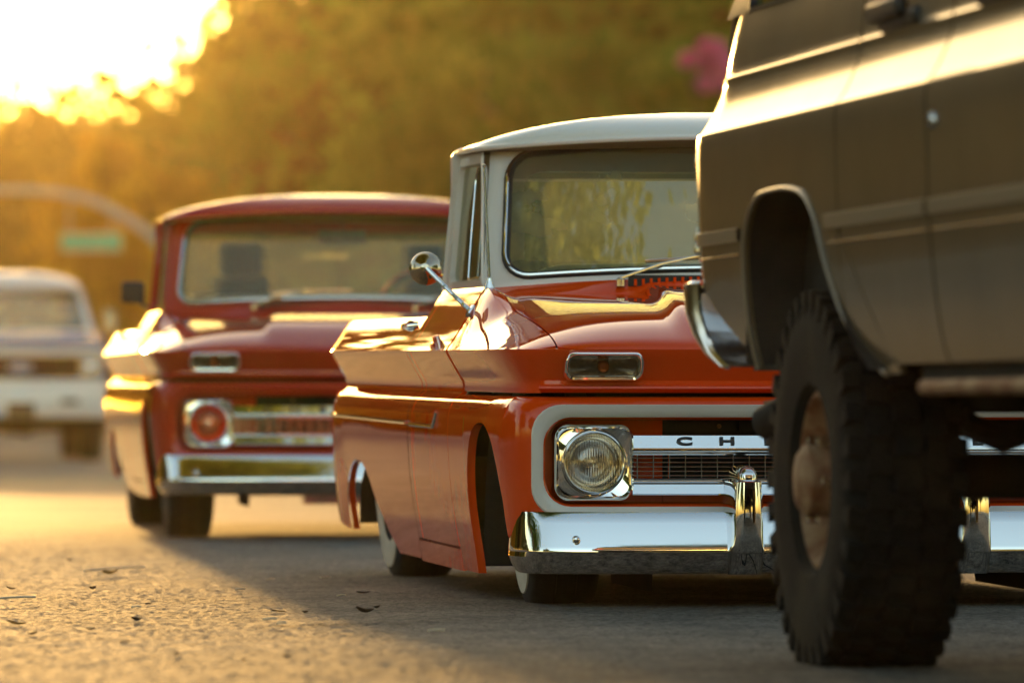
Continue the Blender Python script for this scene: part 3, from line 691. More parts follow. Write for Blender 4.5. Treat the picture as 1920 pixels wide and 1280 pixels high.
    if cfg['antenna']:
        ab = Vector((-.872, 1.17, .888))
        mb = MB(); mb.lathe([(.018, 0), (.019, .015), (.016, .035), (.010, .050), (.0085, .062), (.004, .064)], 'z', ab, 16); an = mb.build('antenna', chrome, t)
        mb = MB(); mb.tube([ab + Vector((0, 0, .05)), ab + Vector((-.004, .02, .2)), ab + Vector((-.010, .045, .40))], [.0052, .0045, .0034], 8); mb.lathe([(.001, .405), (.005, .402), (.0055, .398), (.003, .393)], 'z', ab + Vector((-.010, .045, 0)), 8); mb.build('antenna_mast', MAT['chrome_dull'], an)
    # ---------------- chassis
    mb = MB(); mb.box(-.52, .52, .32, 4.0, .135, .32); mb.box(-.75, .75, .45, .62, .17, .30); mb.box(-.6, .6, .05, .35, .115, .26); mb.box(-.85, .85, .95, 2.6, .10, .16)
    mb.tube([(-.78, 3.4, .30), (.78, 3.4, .30)], .05, 10); mb.build('chassis', und, t)
    if cfg['hang']:
        mb = MB(); mb.box(-.55, .2, .2, .5, .10, .2); mb.box(-.30, .05, .3, .45, .06, .12); mb.tube([(-.45, .1, .14), (-.2, .14, .12), (.1, .12, .13)], .012, 6)
        for x in (-.50, -.42, -.28, -.17, -.13): mb.lathe([(.001, -.01), (.014, -.006), (.014, .01)], 'y', (x, .06, .125), 10)
        mb.build('tow_gear', MAT['chrome_dull'], t)
    for o in t.children: o.location.z += cfg['dz']
    rk_ = math.tan(R(cfg['pitch']))
    for sx in (-1, 1):
        for yy in (.535, 3.40):
            wv_ = wheel(t, sx*cfg['wx'], yy, cfg['R'], .20, dict(rim=cfg['rim'], tyre=MAT['rubber']), cfg['white'], cfg['camber'])
            wv_.location.z -= yy*rk_
            if yy < 1: wv_.rotation_euler.z = R(cfg.get('steer', 0))
            elif cfg['white']: wv_.location.x += sx*.012
    return t

make_truck(dict(label='glossy orange-red lowered pickup with white roof and round chrome mirror, in sharp focus', loc=(.970, 16.0, 0), yaw=8.7, pitch=.5, dz=0, body=MAT['red'], cab=MAT['trimwhite'], roof=MAT['white'], band=MAT['trimwhite'], chrome=MAT['chrome'],
                guards=True, trim=True, mirror='round', antenna=True, hang=False, R=.325, wx=.778, white=True, rim=MAT['chrome'], camber=3, steer=-3, dash=MAT['white'], rear_w=.62))
make_truck(dict(label='deep red pickup with all-red cab following behind the orange-red one', loc=(-.585, 24.9, 0), yaw=7.0, pitch=.3, dz=.09, body=MAT['red_dull'], cab=MAT['red_dull'], roof=MAT['red_dull'], band=MAT['red_dull'], chrome=MAT['chrome'],
                guards=False, trim=False, mirror='square', antenna=False, hang=True, R=.345, wx=.80, white=False, rim=MAT['chrome_dull'], camber=0, dash=MAT['red_dull'], rear_w=.74, reflector='redglint', glass='glass2'))

# ================================================================== LIFTED TAN WAGON in front (rear axle at y = 0.2)
def make_wagon():
    t = thing('suburban_wagon', 'large dusty tan four-door wagon with big muddy tyres, blurred and nearest the camera', 'wagon', (1.63, 12.45, 0), (0, 0, R(9.5)))
    tan, und, blk = MAT['tan'], MAT['under'], MAT['black']
    ps1 = pchip([(.60, .925), (.655, .952), (.72, .970), (.85, .988), (.96, .997), (1.1, 1.001), (1.19, 1.003), (1.214, 1.0)])
    ps2 = pchip([(1.214, 1.0), (1.224, .991), (1.27, .966), (1.31, .951), (1.335, .947), (1.345, .949), (1.352, .945), (1.40, .941), (1.47, .932), (1.49, .928)])
    def PS(z): return ps1(z) if z < 1.214 else ps2(z)
    def plan(y): return .045*smooth(1.15, 1.42, y)**2 + .10*smooth(3.3, 4.05, -y)**2
    def lean(y, z): return -.62*max(0, z - 1.23)*smooth(.7, 1.38, y) - .06*max(0, 1.0 - z)*smooth(1.0, 1.38, y)
    def pt(sx, y, z): return (sx*(PS(z) - plan(y)), y + lean(y, z), z)
    ZU = [1.06, 1.10, 1.15, 1.19, 1.205, 1.214, 1.220, 1.226, 1.24, 1.255, 1.27, 1.29, 1.31, 1.325, 1.335, 1.341, 1.346, 1.352, 1.37, 1.40, 1.44, 1.47, 1.49]
    ZL = [.64, .66, .69, .73, .78, .83, .88, .93, .98, 1.02]
    AR = [(-.50, .64), (-.36, .69), (-.22, .78), (-.12, .88), (-.04, .98), (.05, 1.03), (.2, 1.052), (.4, 1.055), (.55, 1.045), (.655, 1.0), (.715, .93), (.738, .80), (.742, .66)]
    arf = arch_fine(AR, 4)
    def sy(z): return -.25 if z > .95 else -.25 - (.95 - z)*1.25
    def stat(sx, st, ztops, nlow=8, zs=1.056):
        rows = []
        for k in range(nlow): rows.append([pt(sx, y, zl + (zs - zl)*k/nlow) for y, zl in st])
        for z in ztops: rows.append([pt(sx, y, z) for y, zl in st])
        return rows
    for sx in (-1, 1):
        st = [(y, z) for y, z in arf if y > -.245]; st = [(-.246, .765)] + st + [(.745, .70), (.85, .72), (1.0, .765), (1.1, .80), (1.2, .84), (1.28, .87), (1.34, .90), (1.38, .92), (1.405, .94), (1.42, .96)]
        q = surf('rear_quarter_panel', stat(sx, st, ZU), tan, t, ref=(0, .3, 1), sharp=26, thick=.012)
        st2 = [(y, z) for y, z in arf if y <= -.252]; st2 = [(-.62, .64)] + st2
        rows = []
        for k in range(6): rows.append([pt(sx, y, zl + (max(zl + .004, .95 + (y + .252)*.8) - zl)*k/5) for y, zl in st2])
        surf('lower_quarter_panel', rows, tan, t, ref=(0, .3, 1), thick=.012)
        mb = MB(); mb.tube([(sx*(PS(z) + .002), y, z) for y, z in arf], .006, 8); mb.build('arch_lip', MAT['tanlight'], t)
        mb = MB(); rows = []
        for x_ in (.985, .8, .5): rows.append([(sx*x_, y, z + .01) for y, z in arf])
        mb.add([p for r in rows for p in r], gridf(3, len(arf))); mb.add([rows[2][j] for j in range(len(arf))] + [(sx*.5, y, .62) for y, z in arf], gridf(2, len(arf))); mb.build('wheel_well', und, t)
        # doors
        for k, (y0, y1) in enumerate(((-1.056, None), (-2.20, -1.073))):
            rows = []
            for z in ZL + ZU:
                e = (sy(z) - .011) if y1 is None else y1
                z2 = z if z > .655 else .655
                rows.append([pt(sx, y0 + (e - y0)*j/12, z2) for j in range(13)])
            d = surf('door', rows[1:], tan, t, ref=(0, -1, 1), sharp=26, thick=.014)
            hy = (y1 or -.25) - .30
            mb = MB(); mb.box(-.014, .014, -.14, .14, -.022, .022); h = mb.build('handle', MAT['black'], d, bevel=.012, loc=(sx*.962, hy, 1.392))
            mb = MB(); mb.box(-.012, .022, -.20, .13, -.018, .018); h = mb.build('handle_recess', blk, d, bevel=.010, loc=(sx*.945, hy - .02, 1.368))  # black box puts the shade under the handle into its colour
        for y_ in (-1.065, -.25, -2.203):
            zz = [.66, .75, .85, .95, 1.1, 1.2, 1.22, 1.27, 1.31, 1.35, 1.42, 1.48]
            surf('door_jamb', [[(sx*(PS(z) - .02), y_ + dy, z) for dy in (-.03, 0, .03)] for z in zz if y_ != -.25 or z > .94], blk, t, ref=(0, -.6, 1), thick=.03)
        mb = MB(); mb.lathe([(.001, .012), (.014, .010), (.018, .002), (.018, -.01)], 'x', (0, 0, 0), 16) if sx > 0 else mb.lathe([(.001, -.012), (.014, -.010), (.018, -.002), (.018, .01)], 'x', (0, 0, 0), 16)
        mb.build('door_lock', MAT['chrome_dull'], t, loc=(sx*1.001, -1.12, 1.135))
        # front fender and its arch
        fa = [(-3.56, .66), (-3.54, .80), (-3.50, .92), (-3.42, 1.01), (-3.3, 1.05), (-3.1, 1.056), (-2.9, 1.05), (-2.78, 1.0), (-2.70, .90), (-2.64, .76), (-2.60, .65)]
        ff = [(-4.0, .70), (-3.9, .68), (-3.75, .66), (-3.60, .66)] + arch_fine(fa, 3) + [(-2.5, .65), (-2.35, .65), (-2.206, .65)]
        surf('front_fender', stat(sx, ff, [z for z in ZU if z < 1.33]), tan, t, ref=(0, -3, 1), sharp=26, thick=.012)
        mb = MB(); rows = []
        f2 = arch_fine(fa, 3)
        for x_ in (.985, .8, .5): rows.append([(sx*x_, y, z + .01) for y, z in f2])
        mb.add([p for r in rows for p in r], gridf(3, len(f2))); mb.add([rows[2][j] for j in range(len(f2))] + [(sx*.5, y, .62) for y, z in f2], gridf(2, len(f2))); mb.build('wheel_well', und, t)
        # mouldings
        for z0, z1, o_, m, nm in ((.952, .984, .007, MAT['tanlight'], 'side_moulding'), (.918, .925, .004, MAT['chrome_dull'], 'moulding_strip')):
            for ya, yb in ((.76, 1.30), (-1.05, -.14), (-2.19, -1.075)):
                yy = [ya + (yb - ya)*k/8 for k in range(9)]
                rows = [[(sx*(PS(z) - plan(y) + oo), y + lean(y, z), z) for y in yy] for z, oo in ((z0, 0), (z0 + .002, o_), (z1 - .002, o_), (z1, 0))]
                surf(nm, rows, m, t, ref=(0, .3, 1))
        # marker lamp on the rear flank
        mb = MB(); mb.box(-.006, .006, -.03, .03, -.075, .075); mb.build('side_marker', MAT['tanlight'], t, bevel=.005, loc=(sx*.991, .98, 1.10)).rotation_euler = (0, 0, 0)
        # running board
        mb = MB(); mb.tube([(sx*.93, -.78, .612), (sx*.955, -.86, .612), (sx*.955, -2.3, .612), (sx*.93, -2.4, .612)], .016, 10)
        mb.build('running_board', MAT['rust'], t)
        mb = MB(); mb.box(min(sx*.80, sx*.925), max(sx*.80, sx*.925), -2.35, -.72, .60, .655); mb.build('sill', und, t)
        # greenhouse side
        def G(a, b, off=0.):   # a: y along, b: height 0..1
            z = 1.49 + .46*b; x = .928 - .125*b
            return (sx*(x + off), a + lean(a, z), z)
        wins = ((-.22, 1.10), (-1.03, -.30), (-1.95, -1.12))
        edges = ((-.26, 1.40), (-1.075, -.26), (-2.28, -1.075))
        for (w0, w1), (e0, e1) in zip(wins, edges):
            ro = [(e0 + (e1-e0)*(a*.5+.5), b) for a, b in rr_unit(1.0, .46, .003)]
            ri = [(w0 + (w1-w0)*(a*.5+.5), .0 + .88*b) for a, b in rr_unit(1.0, .46, .05)]
            ri2 = [(w0 + .015 + (w1-w0-.03)*(a*.5+.5), .02 + .84*b) for a, b in rr_unit(1.0, .46, .05)]
            if w0 < -1.5:
                ro = [(a + .42*b*max(0, (-1.3 - a)/1.0), b) for a, b in ro]; ri = [(a + .42*b*max(0, (-1.3 - a)/1.0), b) for a, b in ri]; ri2 = [(a + .42*b*max(0, (-1.3 - a)/1.0), b) for a, b in ri2]
            f_ = surf('window_frame', [[G(a, b) for a, b in ro], [G(a, b, .004) for a, b in ri]], tan, t, ref=(0, -.5, 1.6), closed=True)
            surf('window_seal', [[G(a, b, .005) for a, b in ri], [G(a, b, .008) for a, b in ri2], [G(a, b, -.012) for a, b in ri2]], blk, f_, ref=(0, -.5, 1.6), closed=True)
            cxa, cxb = (w0 + w1)/2, .44
            surf('window_pane', [[G(cxa + (a - cxa)*s_, cxb + (b - cxb)*s_, -.008) for a, b in ri2] for s_ in (1, .5, .01)], MAT['sideglass'], f_, ref=(0, -.5, 1.6), closed=True)
    # roof
    rows = []
    ft = rrect(.81, -1.88, .96, .15, 8, 12)
    for rs in (1, .97, .92, .85, .72, .5, .2, .01):
        rows.append([(x*rs, -.46 + (y + .46)*rs, 1.935 + .10*(1 - rs**2.6)**.6) for x, y in ft])
    surf('roof', rows, tan, t, ref=(0, -.5, 1), closed=True, sharp=60)
    # bonnet, nose, windshield, tailgate
    rows = [[(x, y, 1.31 + .03*(1 - (x/.93)**4) - .05*smooth(3.5, 4.05, -y)) for x in [-.93 + 1.86*k/16 for k in range(17)]] for y in (-4.02, -3.9, -3.5, -3.0, -2.5, -2.21)]
    surf('bonnet', rows, tan, t, ref=(0, -3, 0), thick=.012)
    rows = [[(x, y, z) for x in [-.90 + 1.8*k/8 for k in range(9)]] for y, z in ((-4.03, 1.28), (-4.06, 1.24), (-4.06, .84), (-4.0, .78))]
    ns = surf('nose_panel', rows, tan, t, ref=(0, -3, 1), thick=.02)
    for k in range(7):
        mb = MB(); mb.box(-.60, .60, -4.075, -4.055, .885 + k*.048, .905 + k*.048); mb.build('grille_slat', MAT['chrome_dull'], ns)
    for sx in (-1, 1):
        mb = MB(); mb.box(sx*.75 - .11, sx*.75 + .11, -4.085, -4.05, .92, 1.14); mb.build('headlight', MAT['chrome'], t, bevel=.02)
    def WW(a, b): return (a*(.86 - .10*b), -2.22 + .42*b + .0*a - .10*(1-a*a), 1.36 + .55*b)
    rg = rr_unit(1.6, .65, .06)
    surf('windshield', [[WW(c_*s_, .5 + (d_-.5)*s_) for c_, d_ in rg] for s_ in (1, .6, .2, .01)], MAT['glass'], t, ref=(0, 0, 1.5), closed=True)
    mb = MB(); mb.tube([WW(c_*1.01, d_) for c_, d_ in rg], .02, 8, closed=True); mb.build('windshield_frame', tan, t)
    rows = [[(x, 1.40 + lean(1.38, z) + .03*(1 - (x/.9)**2), z) for x in [-.915 + 1.83*k/10 for k in range(11)]] for z in (.86, 1.0, 1.22, 1.30, 1.48, 1.52)]
    surf('tailgate', rows, tan, t, ref=(0, 0, 1), thick=.02)
    rows = [[(x*(.95 - .10*b), 1.40 + lean(1.38, 1.50 + .42*b), 1.52 + .42*b) for x in [-.86 + 1.72*k/8 for k in range(9)]] for b in (0, .5, 1)]
    surf('rear_window', rows, MAT['sideglass'], t, ref=(0, 0, 1.6))
    for sx in (-1, 1):
        mb = MB(); mb.box(sx*.90 - .045, sx*.90 + .045, 1.40, 1.435, .95, 1.20); mb.build('tail_lamp', M('red_lamp_lens', (.35, .02, .012), .2, coat=.5), t, bevel=.01)
    for hz_ in (1.165, .985, .955):
        mb = MB(); mb.lathe([(.001, -.02), (.016, -.016), (.018, 0), (.012, .02)], 'z', (-.955, 1.41, hz_), 12); mb.build('tailgate_hinge', MAT['chrome_dull'], t)
    # rear bumper with wings, front bumper
    bpth = catmull([(-.985, 1.30, 0), (-1.0, 1.35, 0), (-1.0, 1.40, 0), (-.985, 1.45, 0), (-.94, 1.49, 0), (-.7, 1.53, 0), (0, 1.55, 0), (.7, 1.53, 0), (.94, 1.49, 0), (.985, 1.45, 0), (1.0, 1.40, 0), (1.0, 1.35, 0), (.985, 1.30, 0)], 6)
    rows = []
    for tk, z in ((-.03, .868), (0, .866), (.0, .85), (.012, .80), (.07, .745), (.16, .70), (.27, .668)):
        rows.append([(p.x*(1 - max(0, tk)*.12), p.y - max(tk, 0)*smooth(.9, 1.5, p.y)*1.05 - (.03 if tk < 0 else 0)*smooth(1.2, 1.5, p.y), z) for p in bpth])
    surf('bumper', rows, MAT['chrome_dull'], t, ref=(0, 0, .8), thick=.008)
    mb = MB(); mb.box(-.98, .98, -4.20, -4.10, .66, .84); mb.build('bumper', MAT['chrome_dull'], t, bevel=.03)
    # chassis, axles, springs, exhaust
    mb = MB(); mb.box(-.48, -.38, -4.0, 1.45, .56, .70); mb.box(.38, .48, -4.0, 1.45, .56, .70); mb.box(-.85, .85, -3.9, 1.3, .66, .72); mb.box(-.4, .4, 1.1, 1.2, .56, .68); mb.box(-.45, .45, -1.6, -1.3, .5, .66)
    mb.build('chassis', und, t)
    for y in (.2, -3.1):
        mb = MB(); mb.tube([(-.8, y, .42), (.8, y, .42)], .05, 12); mb.lathe([(.02, -.16), (.11, -.12), (.15, 0), (.11, .12), (.02, .16)], 'y', (.08, y, .42), 16); mb.build('axle', und, t)
    for sx in (-1, 1):
        for y in (.2, -3.1):
            mb = MB(); mb.tube([(sx*.52, y - .62, .60), (sx*.52, y - .3, .53), (sx*.52, y, .50), (sx*.52, y + .3, .53), (sx*.52, y + .66, .60)], .03, 8); mb.build('leaf_spring', und, t)
    mb = MB(); mb.tube([(-.45, -.6, .62), (-.6, .75, .66), (-.76, 1.0, .60), (-.835, 1.22, .535)], .042, 14, cap=False); mb.tube([(-.76, 1.0, .60), (-.835, 1.22, .535)], .038, 14, cap=False); mb.build('exhaust_pipe', und, t)
    mb = MB(); mb.tube([(-.55, 1.1, .63), (-.84, 1.22, .575)], .012, 6); mb.build('exhaust_hanger', MAT['rust'], t)
    mb = MB(); mb.box(-.6, .6, -2.0, -1.2, .52, .80); mb.box(-.85, .85, -1.9, .9, .80, 1.15); mb.build('cabin_floor', MAT['dark'], t)
    for y in (-.35, -1.45):
        mb = MB(); mb.box(-.78, .78, y - .1, y + .45, 1.0, 1.2); mb.box(-.78, .78, y + .33, y + .47, 1.1, 1.55); mb.build('seat', MAT['vinyl'], t, bevel=.05)
    # wheels with open-block mud tyres
    for sx in (-1, 1):
        for yy in (.2, -3.1):
            wo = wheel(t, sx*.832, yy, .412, .258, dict(rim=MAT['rust'], tyre=MAT['muddy']), False, 0, rim_r=.20)
            mb = MB()
            for k in range(34):
                a = 2*math.pi*k/34
                for row, (xa, xb, ro, dl) in enumerate(((.092, .131, .417, .0), (.035, .088, .421, .5), (-.028, .028, .421, .0), (-.088, -.035, .421, .5), (-.131, -.092, .417, .0))):
                    aa = a + dl*2*math.pi/34; h_ = .06
                    V = []
                    for r_ in (.392, ro):
                        for x_, da in ((xa, -h_), (xb, -h_ + .02), (xb, h_ - .01), (xa, h_ - .02)):
                            V.append((x_, r_*math.cos(aa + da), r_*math.sin(aa + da)))
                    mb.add(V, [(0, 3, 2, 1), (4, 5, 6, 7), (0, 1, 5, 4), (1, 2, 6, 5), (2, 3, 7, 6), (3, 0, 4, 7)])
                # side lugs
                for s2 in (-1, 1):
                    V = []
                    for x_ in (.112*s2, .1315*s2):
                        for r_, da in ((.352, -.035), (.352, .035), (.411, .045), (.411, -.045)): V.append((x_, r_*math.cos(a + da), r_*math.sin(a + da)))
                    mb.add(V, [(0, 3, 2, 1), (4, 5, 6, 7), (0, 1, 5, 4), (1, 2, 6, 5), (2, 3, 7, 6), (3, 0, 4, 7)])
            tag(mb.build('tread_blocks', MAT['muddy'], wo), kind='stuff')
            mb = MB(); mb.lathe([(.075, .09*sx), (.078, .135*sx), (.06, .150*sx), (.001, .155*sx)], 'x', (0, 0, 0), 24); mb.build('hub_cap', MAT['rust'], wo)
            for k in range(6):
                a = 2*math.pi*k/6; mb = MB(); mb.lathe([(.012, .09*sx), (.012, .118*sx), (.001, .122*sx)], 'x', (0, .098*math.cos(a), .098*math.sin(a)), 8); mb.build('wheel_nut', MAT['chrome_dull'], wo)
make_wagon()

# ================================================================== BLUE AND WHITE PICKUP far behind
def make_far_pickup():
    t = thing('pickup_truck', 'blue and white pickup far behind at the left edge, out of focus', 'pickup truck', (-5.53, 64.0, 0), (0, 0, R(8.0)), 'classic pickups driving in a row')
    bl, wh, und = MAT['blue'], MAT['white'], MAT['under']
    sec = pchip([(.52, .93), (.6, .965), (.8, .99), (1.0, 1.0), (1.2, .995), (1.34, .975), (1.42, .95)])
    ZS = [.55, .62, .7, .8, .9, 1.0, 1.1, 1.2, 1.28, 1.34, 1.38, 1.42]
    A1 = [(.52, .55), (.55, .72), (.62, .88), (.75, .97), (.93, 1.0), (1.1, .97), (1.24, .88), (1.31, .72), (1.34, .55)]
    A2 = [(y + 3.2, z) for y, z in A1]
    for sx in (-1, 1):
        for nm, ya, yb, A in (('fender', .10, 1.45, A1), ('door', 1.46, 2.5, None), ('bed_side', 2.53, 5.1, A2)):
            st = [(ya, .55)] + ([(y, z) for y, z in arch_fine(A, 3)] if A else [(ya + .3, .55), (ya + .6, .55)]) + [(yb - .05, .55), (yb, .55)]
            rows = []
            for k in range(6): rows.append([(sx*(sec(zl + (1.01 - zl)*k/6) - .06*smooth(.4, .1, y)), y, zl + (1.01 - zl)*k/6) for y, zl in st])
            for z in [1.01, 1.1, 1.2, 1.28, 1.34, 1.38, 1.42]: rows.append([(sx*(sec(z) - .06*smooth(.4, .1, y)), y, z) for y, zl in st])
            surf(nm, rows, bl, t, ref=(0, 2, 1), thick=.02)
            if nm != 'door':
                mb = MB(); f_ = arch_fine(A, 3); mb.add([(sx*.95, y, z) for y, z in f_] + [(sx*.5, y, z) for y, z in f_] + [(sx*.5, y, .4) for y, z in f_], gridf(3, len(f_))); mb.build('wheel_well', und, t)
            else:
                mb = MB(); mb.tube([(sx*1.0, 2.3, 1.3), (sx*1.02, 2.36, 1.3), (sx*1.0, 2.44, 1.3)], .012, 6); mb.build('handle', MAT['chrome_dull'], t)
    xs = [-.94 + 1.88*k/24 for k in range(25)]
    hz = lambda x, y: 1.385 + .10*smooth(.0, 1.2, y)*(1 - abs(x/.95)**5) - .05*abs(x/.94)**6
    surf('hood', [[(x, y + .06*(x/.94)**2, hz(x, y)) for x in xs] for y in (.0, .03, .1, .25, .5, .8, 1.1, 1.42)], bl, t, ref=(0, .7, 0), thick=.015)
    surf('hood_edge', [[(x, y + .06*(x/.94)**2, z) for x in xs] for y, z in ((.0, 1.384), (-.015, 1.37), (-.02, 1.31), (.0, 1.285))], bl, t, ref=(0, 1, 1.3))
    surf('grille_frame', [[(x, y + .06*(x/.94)**2, z) for x in xs] for y, z in ((.03, 1.284), (-.01, 1.28), (-.012, 1.19), (.05, 1.18))], wh, t, ref=(0, 1, 1.2))
    surf('grille_frame', [[(x, y + .06*(x/.94)**2, z) for x in xs] for y, z in ((.06, .93), (-.01, .92), (-.012, .86), (.05, .855))], wh, t, ref=(0, 1, .9))
    mb = MB(); mb.box(-.93, .93, .12, .16, .85, 1.19); mb.build('grille_back', MAT['black'], t)
    for k in range(9):
        mb = MB(); mb.box(-.66, .66, .07, .09, .955 + k*.024, .962 + k*.024); mb.build('grille_bar', MAT['under'], t)
    for k in range(23):
        mb = MB(); x = -.66 + 1.32*k/22; mb.box(x - .004, x + .004, .075, .092, .93, 1.18); mb.build('grille_rib', MAT['under'], t)
    # bow-tie emblem
    em = [(-.145, -.03), (-.05, -.03), (-.04, -.055), (.04, -.055), (.05, -.03), (.145, -.03), (.125, .03), (.05, .03), (.04, .055), (-.04, .055), (-.05, .03), (-.125, .03)]
    mb = MB(); n = len(em); mb.add([(x, .03, 1.055 + z) for x, z in em] + [(x, .07, 1.055 + z) for x, z in em], [tuple(range(n))[::-1], tuple(range(n, 2*n))] + [(i, (i+1) % n, n + (i+1) % n, n + i) for i in range(n)])
    mb.build('emblem', M('emblem_pale_blue', (.30, .40, .62), .25, coat=.5), t)
    for sx in (-1, 1):
        mb = MB(); mb.lathe([(.001, .03), (.05, .035), (.085, .055), (.10, .07), (.115, .06), (.12, .09)], 'y', (sx*.79, .04, 1.055), 28); mb.build('headlight', MAT['chrome'], t)
        mb = MB(); mb.box(sx*.79 - .125, sx*.79 + .125, .08, .11, .935, 1.175); mb.build('headlight_surround', MAT['chrome_dull'], t, bevel=.01)
    bpth = catmull([(-1.0, .30, 0), (-1.0, .10, 0), (-.93, .0, 0), (-.5, -.07, 0), (0, -.09, 0), (.5, -.07, 0), (.93, 0, 0), (1.0, .10, 0), (1.0, .30, 0)], 6)
    surf('bumper', [[(p.x, p.y - d, z) for p in bpth] for d, z in ((-.03, .86), (.0, .855), (.01, .80), (.03, .58), (.02, .50), (-.03, .48))], wh, t, ref=(0, 1, .7), thick=.01)
    mb = MB(); mb.box(-.155, .155, -.125, -.115, .50, .655); mb.build('number_plate', M('plate_dark', (.10, .07, .03), .5), t)
    for sx in (-1, 1):
        mb = MB(); mb.box(sx*.55 - .10, sx*.55 + .10, -.115, -.08, .64, .70); mb.build('bumper_slot', MAT['black'], t)
    # cab
    def fw(a, b): return (a*(.86 - .10*b), 1.50 + .34*b + .14*a*a, 1.50 + .44*b)
    rg = rr_unit(1.6, .5, .07)
    surf('windshield', [[fw(c_*s_, .5 + (d_-.5)*s_) for c_, d_ in rg] for s_ in (1, .6, .2, .01)], MAT['glass'], t, ref=(0, 3, 1.6), closed=True)
    og = [(x/.8, z/.5) for x, z in rrect(.875, -.08, .58, .05, 6, 12)]
    surf('windshield_frame', [[fw(c_, d_) for c_, d_ in rg], [fw(c_, d_) for c_, d_ in og]], wh, t, ref=(0, 3, 1.6), closed=True)
    for sx in (-1, 1):
        def sg(a, b): return (sx*(.93 - .14*b), 1.64 + .34*b*(1-a) + a*(.86 - .10*b*0), 1.42 + .56*b)
        ro = [(.5 + c_*.5, d_) for c_, d_ in rr_unit(1, .55, .01)]; ri = [(.5 + c_*.40, .05 + .85*d_) for c_, d_ in rr_unit(1, .55, .06)]
        fr = surf('cab_pillar', [[sg(a, b) for a, b in ro], [sg(a, b) for a, b in ri]], wh, t, ref=(0, 2, 1.6), closed=True)
        surf('side_window', [[sg(.5 + (a-.5)*s_, .5 + (b-.5)*s_) for a, b in ri] for s_ in (1, .4, .01)], MAT['sideglass'], fr, ref=(0, 2, 1.6), closed=True)
        mb = MB(); mb.box(sx*1.12 - .07, sx*1.12 + .07, 1.62, 1.67, 1.50, 1.74); mb.tube([(sx*.95, 1.62, 1.45), (sx*1.12, 1.63, 1.52)], .012, 6); mb.build('mirror', MAT['chrome_dull'], t)
    rows = []
    ft = rrect(.80, 1.80, 2.62, .16, 8, 12)
    for rs in (1, .985, .95, .88, .75, .5, .2, .01): rows.append([(x*rs, 2.2 + (y - 2.2)*rs, 1.985 + .19*(1 - rs**2.8)**.6) for x, y in ft])
    surf('roof', rows, wh, t, ref=(0, 2.2, 1), closed=True, sharp=60)
    surf('cab_back', [[(x, 2.52, z) for x, z in rrect(.86, 1.0, 1.98, .04, 6, 12)], [(x, 2.52, z) for x, z in rrect(.62, 1.5, 1.9, .06, 6, 12)]], bl, t, closed=True, thick=.03)
    mb = MB(); mb.box(-.7, .7, 2.1, 2.48, .9, 1.1); mb.box(-.7, .7, 2.38, 2.5, 1.0, 1.62); mb.build('bench_seat', MAT['vinyl'], t, bevel=.04)
    mb = MB(); mb.box(-.86, .86, 1.46, 1.62, 1.2, 1.47); mb.build('dashboard', MAT['dark'], t, bevel=.03)
    mb = MB(); mb.box(-.5, .5, .2, 5.0, .52, .75); mb.box(-.85, .85, 2.5, 5.05, .75, .95); mb.build('chassis', und, t)
    for y in (.93, 4.13):
        mb = MB(); mb.tube([(-.8, y, .40), (.8, y, .40)], .06, 10); mb.lathe([(.02, -.14), (.13, 0), (.02, .14)], 'y', (.1, y, .40), 14); mb.build('axle', und, t)
    for sx in (-1, 1):
        for y in (.93, 4.13): wheel(t, sx*.84, y, .40, .26, dict(rim=MAT['chrome_dull'], tyre=MAT['rubber']), rim_r=.2)
make_far_pickup()

# ================================================================== TREES
LEAF = [leaf_mat('olive_leaves', (.10, .10, .02), (.28, .22, .04), .55), leaf_mat('golden_leaves', (.24, .14, .03), (.45, .27, .05), .6),
        leaf_mat('bronze_leaves', (.08, .045, .014), (.19, .11, .03), .5), leaf_mat('green_leaves', (.09, .15, .02), (.26, .30, .05), .55)]
PINK = leaf_mat('pink_blossom', (.75, .10, .30), (.85, .20, .42), .5)
def crown_mesh(name, n_cl, n_leaf, rx, rz, leaf, seed, flat=.0):
    rng = np.random.default_rng(seed)
    d = rng.normal(size=(n_cl, 3)); d /= np.linalg.norm(d, axis=1)[:, None]
    rad = rng.uniform(.25, 1, n_cl)**.45
    c = d*rad[:, None]*np.array([rx, rx, rz])
    c[:, 2] = np.where(c[:, 2] < -.55*rz, -.55*rz + (c[:, 2] + .55*rz)*.3, c[:, 2])
    sz = rng.uniform(.45, 1.2, n_cl)*rx*.21
    k = n_cl*n_leaf
    p = np.repeat(c, n_leaf, 0) + np.clip(rng.normal(size=(k, 3)), -1.7, 1.7)*np.repeat(sz, n_leaf)[:, None]*np.array([1, 1, .7])
    u = rng.normal(size=(k, 3)); u /= np.linalg.norm(u, axis=1)[:, None]
    v = np.cross(u, rng.normal(size=(k, 3))); v /= np.linalg.norm(v, axis=1)[:, None]
    s = leaf*rng.uniform(.6, 1.4, k)[:, None]
    V = np.empty((k, 4, 3)); V[:, 0] = p - u*s; V[:, 1] = p - v*s*.5; V[:, 2] = p + u*s; V[:, 3] = p + v*s*.5
    me = bpy.data.meshes.new(name); me.vertices.add(4*k); me.vertices.foreach_set('co', V.reshape(-1).astype(np.float32))
    me.loops.add(4*k); me.loops.foreach_set('vertex_index', np.arange(4*k, dtype=np.int32))
    me.polygons.add(k); me.polygons.foreach_set('loop_start', np.arange(0, 4*k, 4, dtype=np.int32)); me.update(); me.validate()
    return me
